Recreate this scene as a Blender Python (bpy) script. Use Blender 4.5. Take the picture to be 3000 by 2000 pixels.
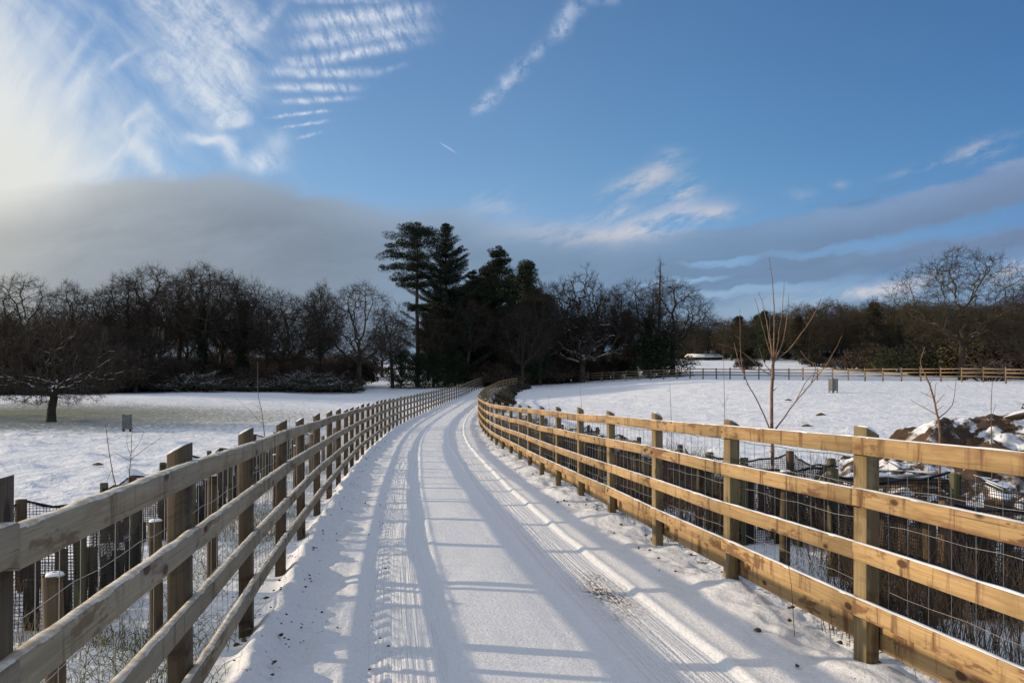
import bpy, math, random
import numpy as np
from mathutils import Vector, noise as mnoise
R = math.radians
scene = bpy.context.scene
for o in list(bpy.data.objects): bpy.data.objects.remove(o)
COL = scene.collection

# ------------------------------------------------------------ camera, sun, exposure
F = 2432.0                        # focal length in pixels of the 3000 px photograph
HY = 1090.0                       # row of the horizon there
cam = bpy.data.cameras.new('camera'); camo = bpy.data.objects.new('camera', cam); COL.objects.link(camo)
cam.sensor_width = 36.0; cam.lens = F / 3000 * 36
cam.shift_y = (HY - 1000) / 3000
cam.clip_start = 0.05; cam.clip_end = 5000
camo.location = (0, 0, 1.4); camo.rotation_euler = (R(90), 0, 0)
scene.camera = camo
SUN_EL = 14.8; SUN_DIR = Vector((-1, 0.2, math.tan(R(SUN_EL)) * 1.02)).normalized()
sl = bpy.data.lights.new('sun', 'SUN'); sl.energy = 4.2; sl.angle = R(0.6); sl.color = (1.0, 0.80, 0.56)
so = bpy.data.objects.new('sun', sl); COL.objects.link(so)
so.rotation_euler = SUN_DIR.to_track_quat('Z', 'Y').to_euler(); so.location = (-40, 10, 30)
scene.view_settings.view_transform = 'Standard'; scene.view_settings.look = 'None'
scene.view_settings.gamma = 1.0; scene.view_settings.exposure = 0.0

# ------------------------------------------------------------ node expression helper
class NT:
    def __init__(s, tree): s.t = tree; s.n = tree.nodes; s.l = tree.links
    def node(s, typ, **kw):
        n = s.n.new(typ)
        for k, v in kw.items(): setattr(n, k, v)
        return n
    def put(s, sock, v):
        if isinstance(v, bpy.types.NodeSocket): s.l.new(v, sock)
        elif isinstance(v, (tuple, list)) and len(sock.default_value) == 4 and len(v) == 3: sock.default_value = (*v, 1)
        else: sock.default_value = v
    def m(s, op, a, b=0.0, c=0.0, clamp=False):
        n = s.node('ShaderNodeMath', operation=op, use_clamp=clamp)
        s.put(n.inputs[0], a); s.put(n.inputs[1], b); s.put(n.inputs[2], c); return n.outputs[0]
    def add(s, *a):
        r = a[0]
        for x in a[1:]: r = s.m('ADD', r, x)
        return r
    def sub(s, a, b): return s.m('SUBTRACT', a, b)
    def mul(s, *a):
        r = a[0]
        for x in a[1:]: r = s.m('MULTIPLY', r, x)
        return r
    def mx(s, a, b): return s.m('MAXIMUM', a, b)
    def ss(s, v, lo, hi, a=0.0, b=1.0):
        n = s.node('ShaderNodeMapRange', interpolation_type='SMOOTHSTEP')
        s.put(n.inputs[0], v); s.put(n.inputs[1], lo); s.put(n.inputs[2], hi); s.put(n.inputs[3], a); s.put(n.inputs[4], b)
        return n.outputs[0]
    def comb(s, x, y, z=0.0):
        n = s.node('ShaderNodeCombineXYZ'); s.put(n.inputs[0], x); s.put(n.inputs[1], y); s.put(n.inputs[2], z); return n.outputs[0]
    def sep(s, v):
        n = s.node('ShaderNodeSeparateXYZ'); s.put(n.inputs[0], v); return n.outputs
    def noise(s, vec, scale, detail=4, rough=0.55, dist=0.0, out=0):
        n = s.node('ShaderNodeTexNoise'); s.put(n.inputs['Vector'], vec); s.put(n.inputs['Scale'], scale)
        s.put(n.inputs['Detail'], detail); s.put(n.inputs['Roughness'], rough); s.put(n.inputs['Distortion'], dist)
        return n.outputs[out]
    def mix(s, f, a, b):
        n = s.node('ShaderNodeMix', data_type='RGBA'); s.put(n.inputs[0], f); s.put(n.inputs[6], a); s.put(n.inputs[7], b); return n.outputs[2]
    def ramp(s, f, stops, interp='LINEAR'):
        n = s.node('ShaderNodeValToRGB'); n.color_ramp.interpolation = interp; e = n.color_ramp.elements
        while len(e) < len(stops): e.new(0.5)
        for i, (p, c) in enumerate(stops): e[i].position = p; e[i].color = (*c, 1) if len(c) == 3 else c
        s.put(n.inputs[0], f); return n.outputs[0]
    def curve(s, f, pts):
        n = s.node('ShaderNodeFloatCurve'); c = n.mapping.curves[0]
        while len(c.points) < len(pts): c.points.new(0.5, 0.5)
        for i, (x, y) in enumerate(pts): c.points[i].location = (x, y)
        n.mapping.update(); s.put(n.inputs['Value'], f); return n.outputs[0]

def lin(r, g, b):
    f = lambda c: (c / 255 / 12.92) if c <= 10 else ((c / 255 + 0.055) / 1.055) ** 2.4
    return (f(r), f(g), f(b))

# ------------------------------------------------------------ world: Nishita sky with clouds laid out by direction
def build_world():
    w = bpy.data.worlds.new('World'); scene.world = w; w.use_nodes = True
    t = w.node_tree; t.nodes.clear(); N = NT(t)
    out = N.node('ShaderNodeOutputWorld'); bg = N.node('ShaderNodeBackground'); bg.inputs[1].default_value = 0.1
    t.links.new(bg.outputs[0], out.inputs[0])
    sky = N.node('ShaderNodeTexSky', sky_type='NISHITA', sun_disc=False)
    sky.sun_elevation = R(SUN_EL); sky.sun_rotation = math.atan2(SUN_DIR.x, SUN_DIR.y)
    sky.air_density = 1.0; sky.dust_density = 0.4; sky.ozone_density = 2.0
    tc = N.node('ShaderNodeTexCoord'); d = N.sep(tc.outputs['Generated'])
    y = N.mx(d[1], 0.02)
    A = N.m('MULTIPLY_ADD', N.m('DIVIDE', d[0], y), F / 1000, 1.5)       # azimuth-like coordinate round +Y
    B = N.sub(HY / 1000, N.mul(N.m('DIVIDE', d[2], y), F / 1000))         # falls with elevation
    front = N.ss(d[1], 0.05, 0.3)
    # domain warp
    P0 = N.comb(A, B)
    wn = N.noise(P0, 2.2, 4, 0.6, 0.0, 1); ws = N.sep(wn)
    wA = N.sub(ws[0], 0.5); wB = N.sub(ws[1], 0.5)
    wn2 = N.sep(N.noise(P0, 14, 3, 0.6, 0.0, 1)); vA = N.sub(wn2[0], 0.5); vB = N.sub(wn2[1], 0.5)
    def warped(k, k2=0.0):
        return (N.add(A, N.mul(wA, k), N.mul(vA, k2)), N.add(B, N.mul(wB, k), N.mul(vB, k2)))
    def rot(P, cx, cy, deg):
        c, s_ = math.cos(R(deg)), math.sin(R(deg))
        x = N.sub(P[0], cx); yy = N.sub(P[1], cy)
        return N.add(N.mul(x, c), N.mul(yy, s_)), N.sub(N.mul(yy, c), N.mul(x, s_))
    vecs = {}
    def local(P, cx, cy, rx, ry, deg):
        """P in the ellipse's own frame (one mapping node)"""
        k = id(P)
        if k not in vecs: vecs[k] = (P, N.comb(P[0], P[1]))
        mp = N.node('ShaderNodeMapping', vector_type='TEXTURE'); N.put(mp.inputs[0], vecs[k][1])
        mp.inputs['Location'].default_value = (cx, cy, 0); mp.inputs['Rotation'].default_value = (0, 0, R(deg)); mp.inputs['Scale'].default_value = (rx, ry, 1)
        return mp.outputs[0]
    def dot(v):
        n = N.node('ShaderNodeVectorMath', operation='DOT_PRODUCT'); N.put(n.inputs[0], v); N.put(n.inputs[1], v); return n.outputs['Value']
    def blob(P, cx, cy, rx, ry, deg=0, p=1.0):
        return N.m('POWER', math.exp(-p), dot(local(P, cx, cy, rx, ry, deg)))
    def stretch(P, deg, sx, sy, scale, detail=5, rough=0.6, dist=0.0):
        x, yy = rot(P, 0, 0, deg)
        return N.noise(N.comb(N.mul(x, sx), N.mul(yy, sy)), scale, detail, rough, dist)
    PW = warped(0.12, 0.03)
    base = sky.outputs[0]
    # gentle tilt of the clear sky towards the deep clean blue
    tint = N.ramp(N.m('MULTIPLY_ADD', d[0], 0.5, 0.5), [(0.0, (1.1, 1.2, 1.35)), (0.27, (1.15, 1.27, 1.45)), (0.5, (1.10, 1.33, 1.58)), (0.60, (0.90, 1.25, 1.56)), (0.76, (0.57, 0.90, 1.28)), (1.0, (0.5, 0.8, 1.2))])
    tv = N.node('ShaderNodeVectorMath', operation='MULTIPLY'); N.put(tv.inputs[0], base); N.put(tv.inputs[1], tint)
    low = N.ramp(N.m('ABSOLUTE', d[2]), [(0.0, (1.18, 0.86, 1.03)), (0.10, (1.15, 0.92, 1.02)), (0.22, (1, 1, 1))])
    tv2 = N.node('ShaderNodeVectorMath', operation='MULTIPLY'); N.put(tv2.inputs[0], tv.outputs[0]); N.put(tv2.inputs[1], low)
    base = tv2.outputs[0]
    # unseen broken cloud overhead and behind, added to light the shaded snow
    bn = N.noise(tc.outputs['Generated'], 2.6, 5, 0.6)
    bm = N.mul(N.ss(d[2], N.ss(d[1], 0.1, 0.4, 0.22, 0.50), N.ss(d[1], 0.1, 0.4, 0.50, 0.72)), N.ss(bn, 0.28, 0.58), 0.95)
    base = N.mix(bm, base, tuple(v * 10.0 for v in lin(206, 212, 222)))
    K = 10.0
    col = base
    def over(col, mask, rgb):
        c = rgb if isinstance(rgb, bpy.types.NodeSocket) else tuple(v * K for v in lin(*rgb))
        return N.mix(N.m('MULTIPLY', mask, front, clamp=True), col, c)
    # veil of thin cloud towards the sun, left
    veil = N.ss(A, 1.15, -0.1)
    fib = stretch(PW, -62, 1.0, 5.0, 2.4, 6, 0.62)
    fib2 = stretch(PW, 48, 1.0, 4.5, 3.0, 6, 0.62)
    col = over(col, N.mul(veil, N.ss(fib2, 0.36, 0.75), 0.45), (215, 222, 230))
    # glow of thick bright cloud at the far left
    gl = N.ss(N.add(A, N.mul(N.sub(fib, 0.5), 0.42), N.mul(N.m('ABSOLUTE', N.sub(B, 0.50)), 0.62)), 0.50, 0.08)
    col = over(col, N.mul(gl, 0.95), (229, 232, 232))
    # curved cirrus wisps left of the patch
    for cx, cy, rx, ry, a, k in ((0.19, 0.2, 0.13, 0.022, -58, .6), (0.23, 0.27, 0.10, 0.03, -50, .8), (0.37, 0.36, 0.08, 0.018, -25, .8), (0.35, 0.44, 0.12, 0.018, -35, .6), (0.46, 0.48, 0.14, 0.03, 48, .75), (0.33, 0.2, 0.12, 0.012, -32, .4), (0.12, .12, .12, .05, -60, .5)):
        col = over(col, N.mul(blob(PW, cx, cy, rx, ry, a), N.ss(fib, 0.3, 0.62), k), (226, 231, 236))
    # large cirrus patch
    patch = N.mx(N.mx(blob(PW, 0.60, 0.08, 0.20, 0.15, 20), blob(PW, 0.62, 0.22, 0.15, 0.14, 55)), N.mx(blob(PW, 0.67, 0.345, 0.07, 0.035, -8), N.mx(blob(PW, 0.5, 0.03, 0.16, 0.07, 40), blob(PW, .48, .2, .07, .05, 0))))
    f3 = stretch(PW, 44, 1.0, 3.2, 3.6, 6, 0.72)
    f4 = stretch(PW, -58, 1.0, 2.2, 4.0, 6, 0.72)
    tex = N.add(N.mul(f3, 0.6), N.mul(f4, 0.4))
    col = over(col, N.mul(N.ss(patch, 0.14, 0.8), N.ss(tex, 0.33, 0.66), 0.92), (221, 228, 237))
    for cx, cy, rx, ry, a, k in ((0.61, 0.40, 0.06, 0.014, 3, .9), (0.66, 0.43, 0.05, 0.02, 50, .75), (0.77, 0.475, 0.055, 0.03, 10, .95), (0.81, 0.42, 0.03, 0.04, -60, .4), (0.80, 0.04, 0.05, 0.018, -50, .8), (0.47, 0.38, .07, .03, 30, .5), (.45, .32, .05, .015, 40, .4)):
        col = over(col, N.mul(blob(PW, cx, cy, rx, ry, a), N.ss(tex, 0.34, 0.6), k), (222, 229, 238))
    # row of comb-like streaks
    PS = warped(0.026, 0.018)
    comb = stretch(PS, 66, 1.0, 3.0, 11.0, 5, 0.75)
    combk = N.ss(comb, 0.33, 0.64, 0.10, 1.0)
    for cx, cy, rx, ry, a, k in ((1.06, 0.050, 0.19, 0.025, -5, .95), (1.05, 0.106, 0.19, 0.023, -6, .95), (1.03, 0.160, 0.19, 0.014, -9, .95), (0.93, 0.213, 0.15, 0.013, 1, .95), (0.91, 0.256, 0.13, 0.012, 1, .9), (0.92, 0.295, 0.10, 0.008, -3, .85), (0.88, 0.334, 0.08, 0.005, -5, .95), (0.89, 0.366, 0.065, 0.004, -8, .75), (0.905, 0.397, 0.035, 0.004, -12, .7), (0.87, 0.175, 0.05, 0.012, 0, .4), (1.0, 0.003, 0.14, 0.008, 0, .5), (1.14, .205, .05, .008, -15, .3)):
        sp_ = N.sep(local(PS, cx, cy, rx, ry, a)); x2 = N.mul(sp_[0], sp_[0])
        q = N.m('MULTIPLY_ADD', sp_[1], sp_[1], N.mul(x2, x2))
        col = over(col, N.mul(N.m('POWER', math.exp(-1), q), combk, k), (214, 222, 236))
    # diagonal string of puffs
    puf = N.ss(N.noise(N.comb(PS[0], PS[1]), 16, 5, 0.65), 0.36, 0.62)
    for cx, cy, rx, ry, a, k in ((1.435, 0.295, 0.038, 0.020, -38, .95), (1.402, 0.318, 0.018, 0.014, 0, .6), (1.487, 0.245, 0.022, 0.020, -50, .85), (1.524, 0.205, 0.034, 0.020, -52, .95), (1.578, 0.150, 0.022, 0.017, -60, .85), (1.645, 0.082, 0.042, 0.024, -48, .95), (1.665, 0.03, 0.028, 0.018, -70, .6), (1.70, 0.02, 0.04, 0.02, -40, .4), (1.78, 0.0, 0.05, 0.014, 0, .35)):
        col = over(col, N.mul(blob(PS, cx, cy, rx, ry, a), puf, N.m('MULTIPLY', k, .85)), (192, 205, 227))
    # short aircraft trail
    x, yy = rot((A, B), 1.3125, 0.433, 33)
    col = over(col, N.mul(N.m('EXPONENT', N.mul(N.m('POWER', N.mul(N.m('ABSOLUTE', x), 1 / 0.024), 4.0), -1.0)), N.m('EXPONENT', N.mul(N.m('POWER', N.mul(N.m('ABSOLUTE', yy), 1 / 0.0013), 2.0), -1.0)), 0.55), (225, 234, 245))
    # grey bank low in the sky
    A3 = N.mul(A, 1 / 3.2)
    edge = N.curve(A3, [(0, .57), (0.04, .56), (.10, .525), (.19, .515), (.24, .53), (.29, .56), (.34, .605), (.37, .625), (.41, .615), (.45, .655), (.52, .675), (.57, .69), (.64, .665), (.72, .63), (.80, .595), (.87, .53), (.94, .465), (1, .42)])
    n1 = stretch(PW, -10, 0.8, 3.2, 2.6, 6, 0.6)
    n2 = stretch(PW, -12, 0.6, 4.0, 6.0, 5, 0.6)
    soft = N.ss(A, 1.2, 2.2, 0.032, 0.014)
    e = N.add(N.sub(B, edge), N.mul(N.sub(n1, 0.5), 0.16))
    bank = N.ss(e, N.mul(soft, -1.0), soft)
    # blue gaps under the right-hand band
    gaps = 0.0; PG = (PW[0], N.add(PW[1], N.mul(N.sub(n2, 0.5), 0.07)))
    for cx, cy, rx, ry, a in ((2.70, 0.694, 0.36, 0.017, -9), (3.05, 0.62, 0.25, 0.028, -13), (2.12, 0.781, 0.09, 0.010, -4), (2.9, 0.80, 0.75, 0.043, -10), (2.2, .87, .22, .016, -6), (3.2, 0.76, 0.5, 0.06, -12), (2.0, .84, .1, .008, -5)):
        q = dot(local(PG, cx, cy, rx, ry, a))
        g = N.ss(q, 2.8, 0.0, 0.0, 0.95); gaps = g if isinstance(gaps, float) else N.mx(gaps, g)
    bank = N.mul(bank, N.sub(1.0, gaps))
    bcol = N.ramp(N.mul(A, 1 / 3.0), [(0.0, tuple(v * K for v in lin(172, 174, 174))), (0.08, tuple(v * K for v in lin(152, 160, 168))), (0.28, tuple(v * K for v in lin(136, 149, 165))), (0.5, tuple(v * K for v in lin(124, 148, 175))), (0.72, tuple(v * K for v in lin(113, 140, 172))), (1.0, tuple(v * K for v in lin(115, 137, 170)))])
    shade = N.ss(n1, 0.25, 0.75, 0.90, 1.13)
    edgeglow = N.ss(e, 0.0, 0.11, 1.22, 1.0)
    sc = N.mul(shade, edgeglow)
    vm = N.node('ShaderNodeVectorMath', operation='SCALE'); N.put(vm.inputs[0], bcol); N.put(vm.inputs[3], sc)
    col = N.mix(N.m('MULTIPLY', bank, front, clamp=True), col, vm.outputs[0])
    # glow overlapping the left end of the bank
    lg = N.mul(blob(PW, -0.05, 0.50, 0.32, 0.16, 0), 0.95)
    col = over(col, lg, (226, 227, 222))
    # cream-lit clouds above the bank
    cn = N.ss(stretch(PS, -22, 0.9, 2.6, 6.0, 6, 0.65), 0.36, 0.60)
    for cx, cy, rx, ry, a, k in ((1.87, 0.535, 0.10, 0.032, -22, .62), (1.93, 0.50, 0.04, 0.03, -30, .5), (2.00, 0.565, 0.055, 0.035, -32, .7), (1.93, 0.655, 0.15, 0.036, -14, .9), (1.79, 0.622, 0.06, 0.018, -8, .6), (1.98, 0.45, 0.04, 0.02, 10, .25), (2.09, 0.625, 0.06, 0.02, -8, .6), (1.75, 0.69, 0.14, 0.02, -6, .5), (1.62, 0.67, 0.16, 0.03, -4, .3), (1.45, 0.60, 0.08, 0.04, 0, .3), (2.88, 0.44, 0.09, 0.022, -18, .6), (2.72, .49, .10, .012, -14, .3), (2.35, .57, .04, .02, 0, .18), (2.46, .54, .025, .012, 0, .25), (2.50, 0.865, 0.20, 0.022, -6, .85), (2.98, 0.795, 0.10, 0.035, -10, .8), (2.66, .83, .1, .014, -12, .5)):
        col = over(col, N.mul(blob(PS, cx, cy, rx, ry, a), cn, k), (212, 208, 212))
    for cx, cy, rx, ry, a, k in ((2.60, 0.80, 0.05, 0.022, -10, .7), (2.53, .825, .07, .01, -20, .6), (2.63, .555, .06, .014, -10, .55), (2.5, .595, .12, .009, -4, .5)):
        col = over(col, N.mul(blob(PS, cx, cy, rx, ry, a), cn, k), (104, 130, 168))
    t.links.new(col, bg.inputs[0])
build_world()

# ------------------------------------------------------------ object helpers
def tag(o, label=None, cat=None, group=None, kind=None):
    if label: o['label'] = label
    if cat: o['category'] = cat
    if group: o['group'] = group
    if kind: o['kind'] = kind
    return o
def link(name, me, mat=None, parent=None, loc=None):
    o = bpy.data.objects.new(name, me); COL.objects.link(o)
    if mat is not None and me is not None and not me.materials: me.materials.append(mat)
    if parent is not None: o.parent = parent
    if loc is not None: o.location = loc
    return o
def empty(name, loc=(0, 0, 0), rz=0.0, label=None, cat=None, group=None):
    o = bpy.data.objects.new(name, None); COL.objects.link(o); o.location = loc; o.rotation_euler.z = rz
    o.empty_display_size = 0.2
    return tag(o, label, cat, group)
def copy_tree(o, parent=None):
    c = o.copy(); COL.objects.link(c); c.parent = parent
    for ch in o.children: copy_tree(ch, c)
    return c

class MB:
    """collects faces; quads and triangles; optional uv per corner"""
    def __init__(s): s.v = []; s.f = []; s.uv = []; s.nv = 0; s.poly = {}; s.np_parts = []
    def quad_prism(s, prof, a, b, u0=0.0, cap=True, xa=None, za=None):
        """sweep a closed profile [(x,z)..] from a to b (Vectors); profile x axis xa, z axis za"""
        n = len(prof); i0 = len(s.v); L = (b - a).length
        for p in (a, b):
            for (x, z) in prof: s.v.append(tuple(p + xa * x + za * z))
        per = [0.0]
        for i in range(n):
            q, r = prof[i], prof[(i + 1) % n]; per.append(per[-1] + math.hypot(q[0] - r[0], q[1] - r[1]))
        for i in range(n):
            j = (i + 1) % n
            s.f.append((i0 + i, i0 + n + i, i0 + n + j, i0 + j))
            s.uv.append(((u0, per[i]), (u0 + L, per[i]), (u0 + L, per[i + 1]), (u0, per[i + 1])))
        if cap:
            s.f.append(tuple(i0 + i for i in range(n))); s.uv.append(tuple((u0 + 9, z) for x, z in prof))
            s.f.append(tuple(i0 + n + i for i in reversed(range(n)))); s.uv.append(tuple((u0 + 9.5, z) for x, z in prof))
    def line(s, pts, rad, k=3):
        """tube through pts (list of 3-tuples), radii list or number; batched"""
        n = len(pts)
        if not hasattr(rad, '__len__'): rad = [rad] * n
        s.poly.setdefault((n, k), []).append((pts, rad))
    def arr(s, V, Fq): s.np_parts.append((np.asarray(V, float), np.asarray(Fq, int)))
    def mesh(s, name, smooth=False):
        V = [np.array(s.v, float).reshape(-1, 3)]; off = len(s.v)
        loops = []; sizes = []
        for f in s.f: loops.extend(f); sizes.append(len(f))
        L = [np.array(loops, int)]; S = [np.array(sizes, int)]
        UV = [np.array([c for u in s.uv for c in u], float).reshape(-1, 2)] if s.uv else [np.zeros((len(loops), 2))]
        for (n, k), items in s.poly.items():
            P = np.array([it[0] for it in items], float); Rr = np.array([it[1] for it in items], float)
            T = np.empty_like(P); T[:, 1:-1] = P[:, 2:] - P[:, :-2]; T[:, 0] = P[:, 1] - P[:, 0]; T[:, -1] = P[:, -1] - P[:, -2]
            T /= np.linalg.norm(T, axis=2, keepdims=True) + 1e-12
            ref = np.where(np.abs(T[:, :1, 2:3]) > 0.8, np.array([1., 0, 0]), np.array([0, 0, 1.])) * np.ones_like(P)
            U = np.cross(T, ref); U /= np.linalg.norm(U, axis=2, keepdims=True) + 1e-12
            W = np.cross(T, U)
            ang = np.arange(k) * 2 * np.pi / k
            ring = P[:, :, None, :] + Rr[:, :, None, None] * (U[:, :, None, :] * np.cos(ang)[None, None, :, None] + W[:, :, None, :] * np.sin(ang)[None, None, :, None])
            m = len(items); V.append(ring.reshape(-1, 3))
            idx = off + np.arange(m * n * k).reshape(m, n, k)
            a = idx[:, :-1, :]; b = idx[:, 1:, :]; a2 = np.roll(a, -1, 2); b2 = np.roll(b, -1, 2)
            q = np.stack([a, a2, b2, b], -1).reshape(-1, 4)
            L.append(q.reshape(-1)); S.append(np.full(len(q), 4))
            seg = np.linalg.norm(P[:, 1:] - P[:, :-1], axis=2); cum = np.concatenate([np.zeros((m, 1)), np.cumsum(seg, 1)], 1)
            ua = np.broadcast_to(cum[:, :-1, None], a.shape); ub = np.broadcast_to(cum[:, 1:, None], a.shape)
            va = np.broadcast_to((np.arange(k) / k * 0.3)[None, None, :], a.shape); vb = va + 0.3 / k
            UV.append(np.stack([np.stack([ua, va], -1), np.stack([ua, vb], -1), np.stack([ub, vb], -1), np.stack([ub, va], -1)], -2).reshape(-1, 2))
            off += m * n * k
        for (v, f) in s.np_parts:
            V.append(v); L.append((f + off).reshape(-1)); S.append(np.full(len(f), f.shape[1])); UV.append(np.zeros((f.size, 2))); off += len(v)
        V = np.concatenate(V); L = np.concatenate(L); S = np.concatenate(S); UV = np.concatenate(UV)
        me = bpy.data.meshes.new(name)
        me.vertices.add(len(V)); me.vertices.foreach_set('co', V.reshape(-1))
        me.loops.add(len(L)); me.loops.foreach_set('vertex_index', L.astype(np.int32))
        me.polygons.add(len(S)); st = np.concatenate([[0], np.cumsum(S)[:-1]])
        me.polygons.foreach_set('loop_start', st.astype(np.int32)); me.polygons.foreach_set('loop_total', S.astype(np.int32))
        uvl = me.uv_layers.new(name='uv'); uvl.data.foreach_set('uv', UV.reshape(-1).astype(np.float32))
        me.update(calc_edges=True)
        if smooth: me.polygons.foreach_set('use_smooth', np.ones(len(S), bool))
        return me

# vectorised value noise
def _hash(ix, iy, seed):
    h = (ix * 374761393 + iy * 668265263 + seed * 974634777) & 0x7fffffff
    h = (h ^ (h >> 13)) * 1274126177 & 0x7fffffff
    return ((h ^ (h >> 16)) & 0xffffff) / float(0xffffff)
def vnoise(x, y, seed=0):
    ix = np.floor(x).astype(np.int64); iy = np.floor(y).astype(np.int64); fx = x - ix; fy = y - iy
    fx = fx * fx * fx * (fx * (fx * 6 - 15) + 10); fy = fy * fy * fy * (fy * (fy * 6 - 15) + 10)
    a = _hash(ix, iy, seed); b = _hash(ix + 1, iy, seed); c = _hash(ix, iy + 1, seed); d = _hash(ix + 1, iy + 1, seed)
    return (a + (b - a) * fx) * (1 - fy) + (c + (d - c) * fx) * fy
def fbm(x, y, seed=0, o=4, g=0.5):
    r = 0; amp = 1; t = 0
    for i in range(o): r = r + amp * (vnoise(x * 2 ** i, y * 2 ** i, seed + i * 17) - 0.5); t += amp; amp *= g
    return r / t * 2
def sstep(x, a, b):
    t = np.clip((x - a) / (b - a), 0, 1); return t * t * (3 - 2 * t)

# ------------------------------------------------------------ layout of the ground
class Spl:
    """smooth curve through points (monotone cubic)"""
    def __init__(s, pts):
        s.x = np.array([p[0] for p in pts], float); s.y = np.array([p[1] for p in pts], float)
        h = np.diff(s.x); d = np.diff(s.y) / h; m = np.zeros(len(s.x))
        m[1:-1] = np.where(d[:-1] * d[1:] > 0, (d[:-1] + d[1:]) / 2, 0); m[0] = d[0]; m[-1] = d[-1]; s.m = m
    def __call__(s, t):
        t = np.asarray(t, float); i = np.clip(np.searchsorted(s.x, t) - 1, 0, len(s.x) - 2)
        h = s.x[i + 1] - s.x[i]; u = np.clip((t - s.x[i]) / h, 0, 1)
        return (2*u**3 - 3*u**2 + 1) * s.y[i] + (u**3 - 2*u**2 + u) * h * s.m[i] + (-2*u**3 + 3*u**2) * s.y[i+1] + (u**3 - u**2) * h * s.m[i+1]
XL = Spl([(-30, 3.8), (-5, 0.03), (0, -.76), (3.2, -1.29), (6.46, -1.82), (9.5, -2.27), (12.7, -2.70), (15, -3.0), (20, -3.6), (31, -4.5), (45, -5.0), (60, -5.05), (75, -4.5), (95, -3.3), (130, 3), (400, 40)])
XR = Spl([(-30, 7.1), (-5, 3.1), (0, 2.38), (4.26, 1.80), (7.6, 1.37), (10.8, .98), (14.5, .55), (18, .2), (25, -.6), (37, -1.45), (50, -1.85), (62, -2.0), (75, -1.7), (85, -0.9), (95, 1.2), (130, 9), (400, 46)])
PC = Spl([(-60, 1.0), (-10, .3), (0, 0), (15, -.465), (25, -.7), (31, -.78), (45, -.95), (60, -.99), (75, -.85), (95, -.32), (106, .0), (150, .8), (200, 1.8), (400, 5), (900, 8)])
PL = Spl([(-60, 1.0), (-10, .3), (0, 0), (15, -.5), (30, -.63), (35, -.6), (50, -.55), (70, -.45), (85, -.12), (110, .3), (150, 1.0), (200, 2), (400, 5), (900, 8)])
PR = Spl([(-60, 1.0), (-10, .3), (0, 0), (10, -.30), (20, -.45), (30, -.42), (45, -.15), (57, .15), (70, .58), (78, .56), (90, .6), (106, .9), (130, 1.8), (150, 2.9), (180, 4.06), (250, 5.5), (400, 7), (900, 10)])
def G0(x, d):
    x = np.asarray(x, float); d = np.asarray(d, float)
    c = (XL(d) + XR(d)) / 2
    s = x - c
    wl = sstep(-s, 3, 26); wr = sstep(s, 3, 24)
    return PC(d) * (1 - wl - wr) + PL(d) * wl + PR(d) * wr + .05 * sstep(s, .9, 1.6) * (1 - sstep(s, 4, 9)) * (1 - sstep(d, 8, 26))
def gz(x, d): return float(G0(x, d))
def at(px, d, z=None):
    """point seen at column px of the photo, d metres away, on the ground or at height z"""
    x = (px - 1500) / F * d
    return Vector((x, d, gz(x, d) if z is None else z))
def zrow(py, d): return 1.4 - (py - HY) / F * d

MOUNDS = []
rs = np.random.RandomState(5)
for i in range(130):      # snow covered molehills
    d = 7 + 30 * rs.rand() ** 1.1; x = XL(d) - 2.5 - rs.rand() * d * 0.5; MOUNDS.append((x, d, .14 + .16 * rs.rand(), .05 + .08 * rs.rand()))
for i in range(110):
    d = 12 + 50 * rs.rand(); x = XR(d) + 3 + rs.rand() * d * 0.6; MOUNDS.append((x, d, .16 + .2 * rs.rand(), .05 + .08 * rs.rand()))

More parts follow.
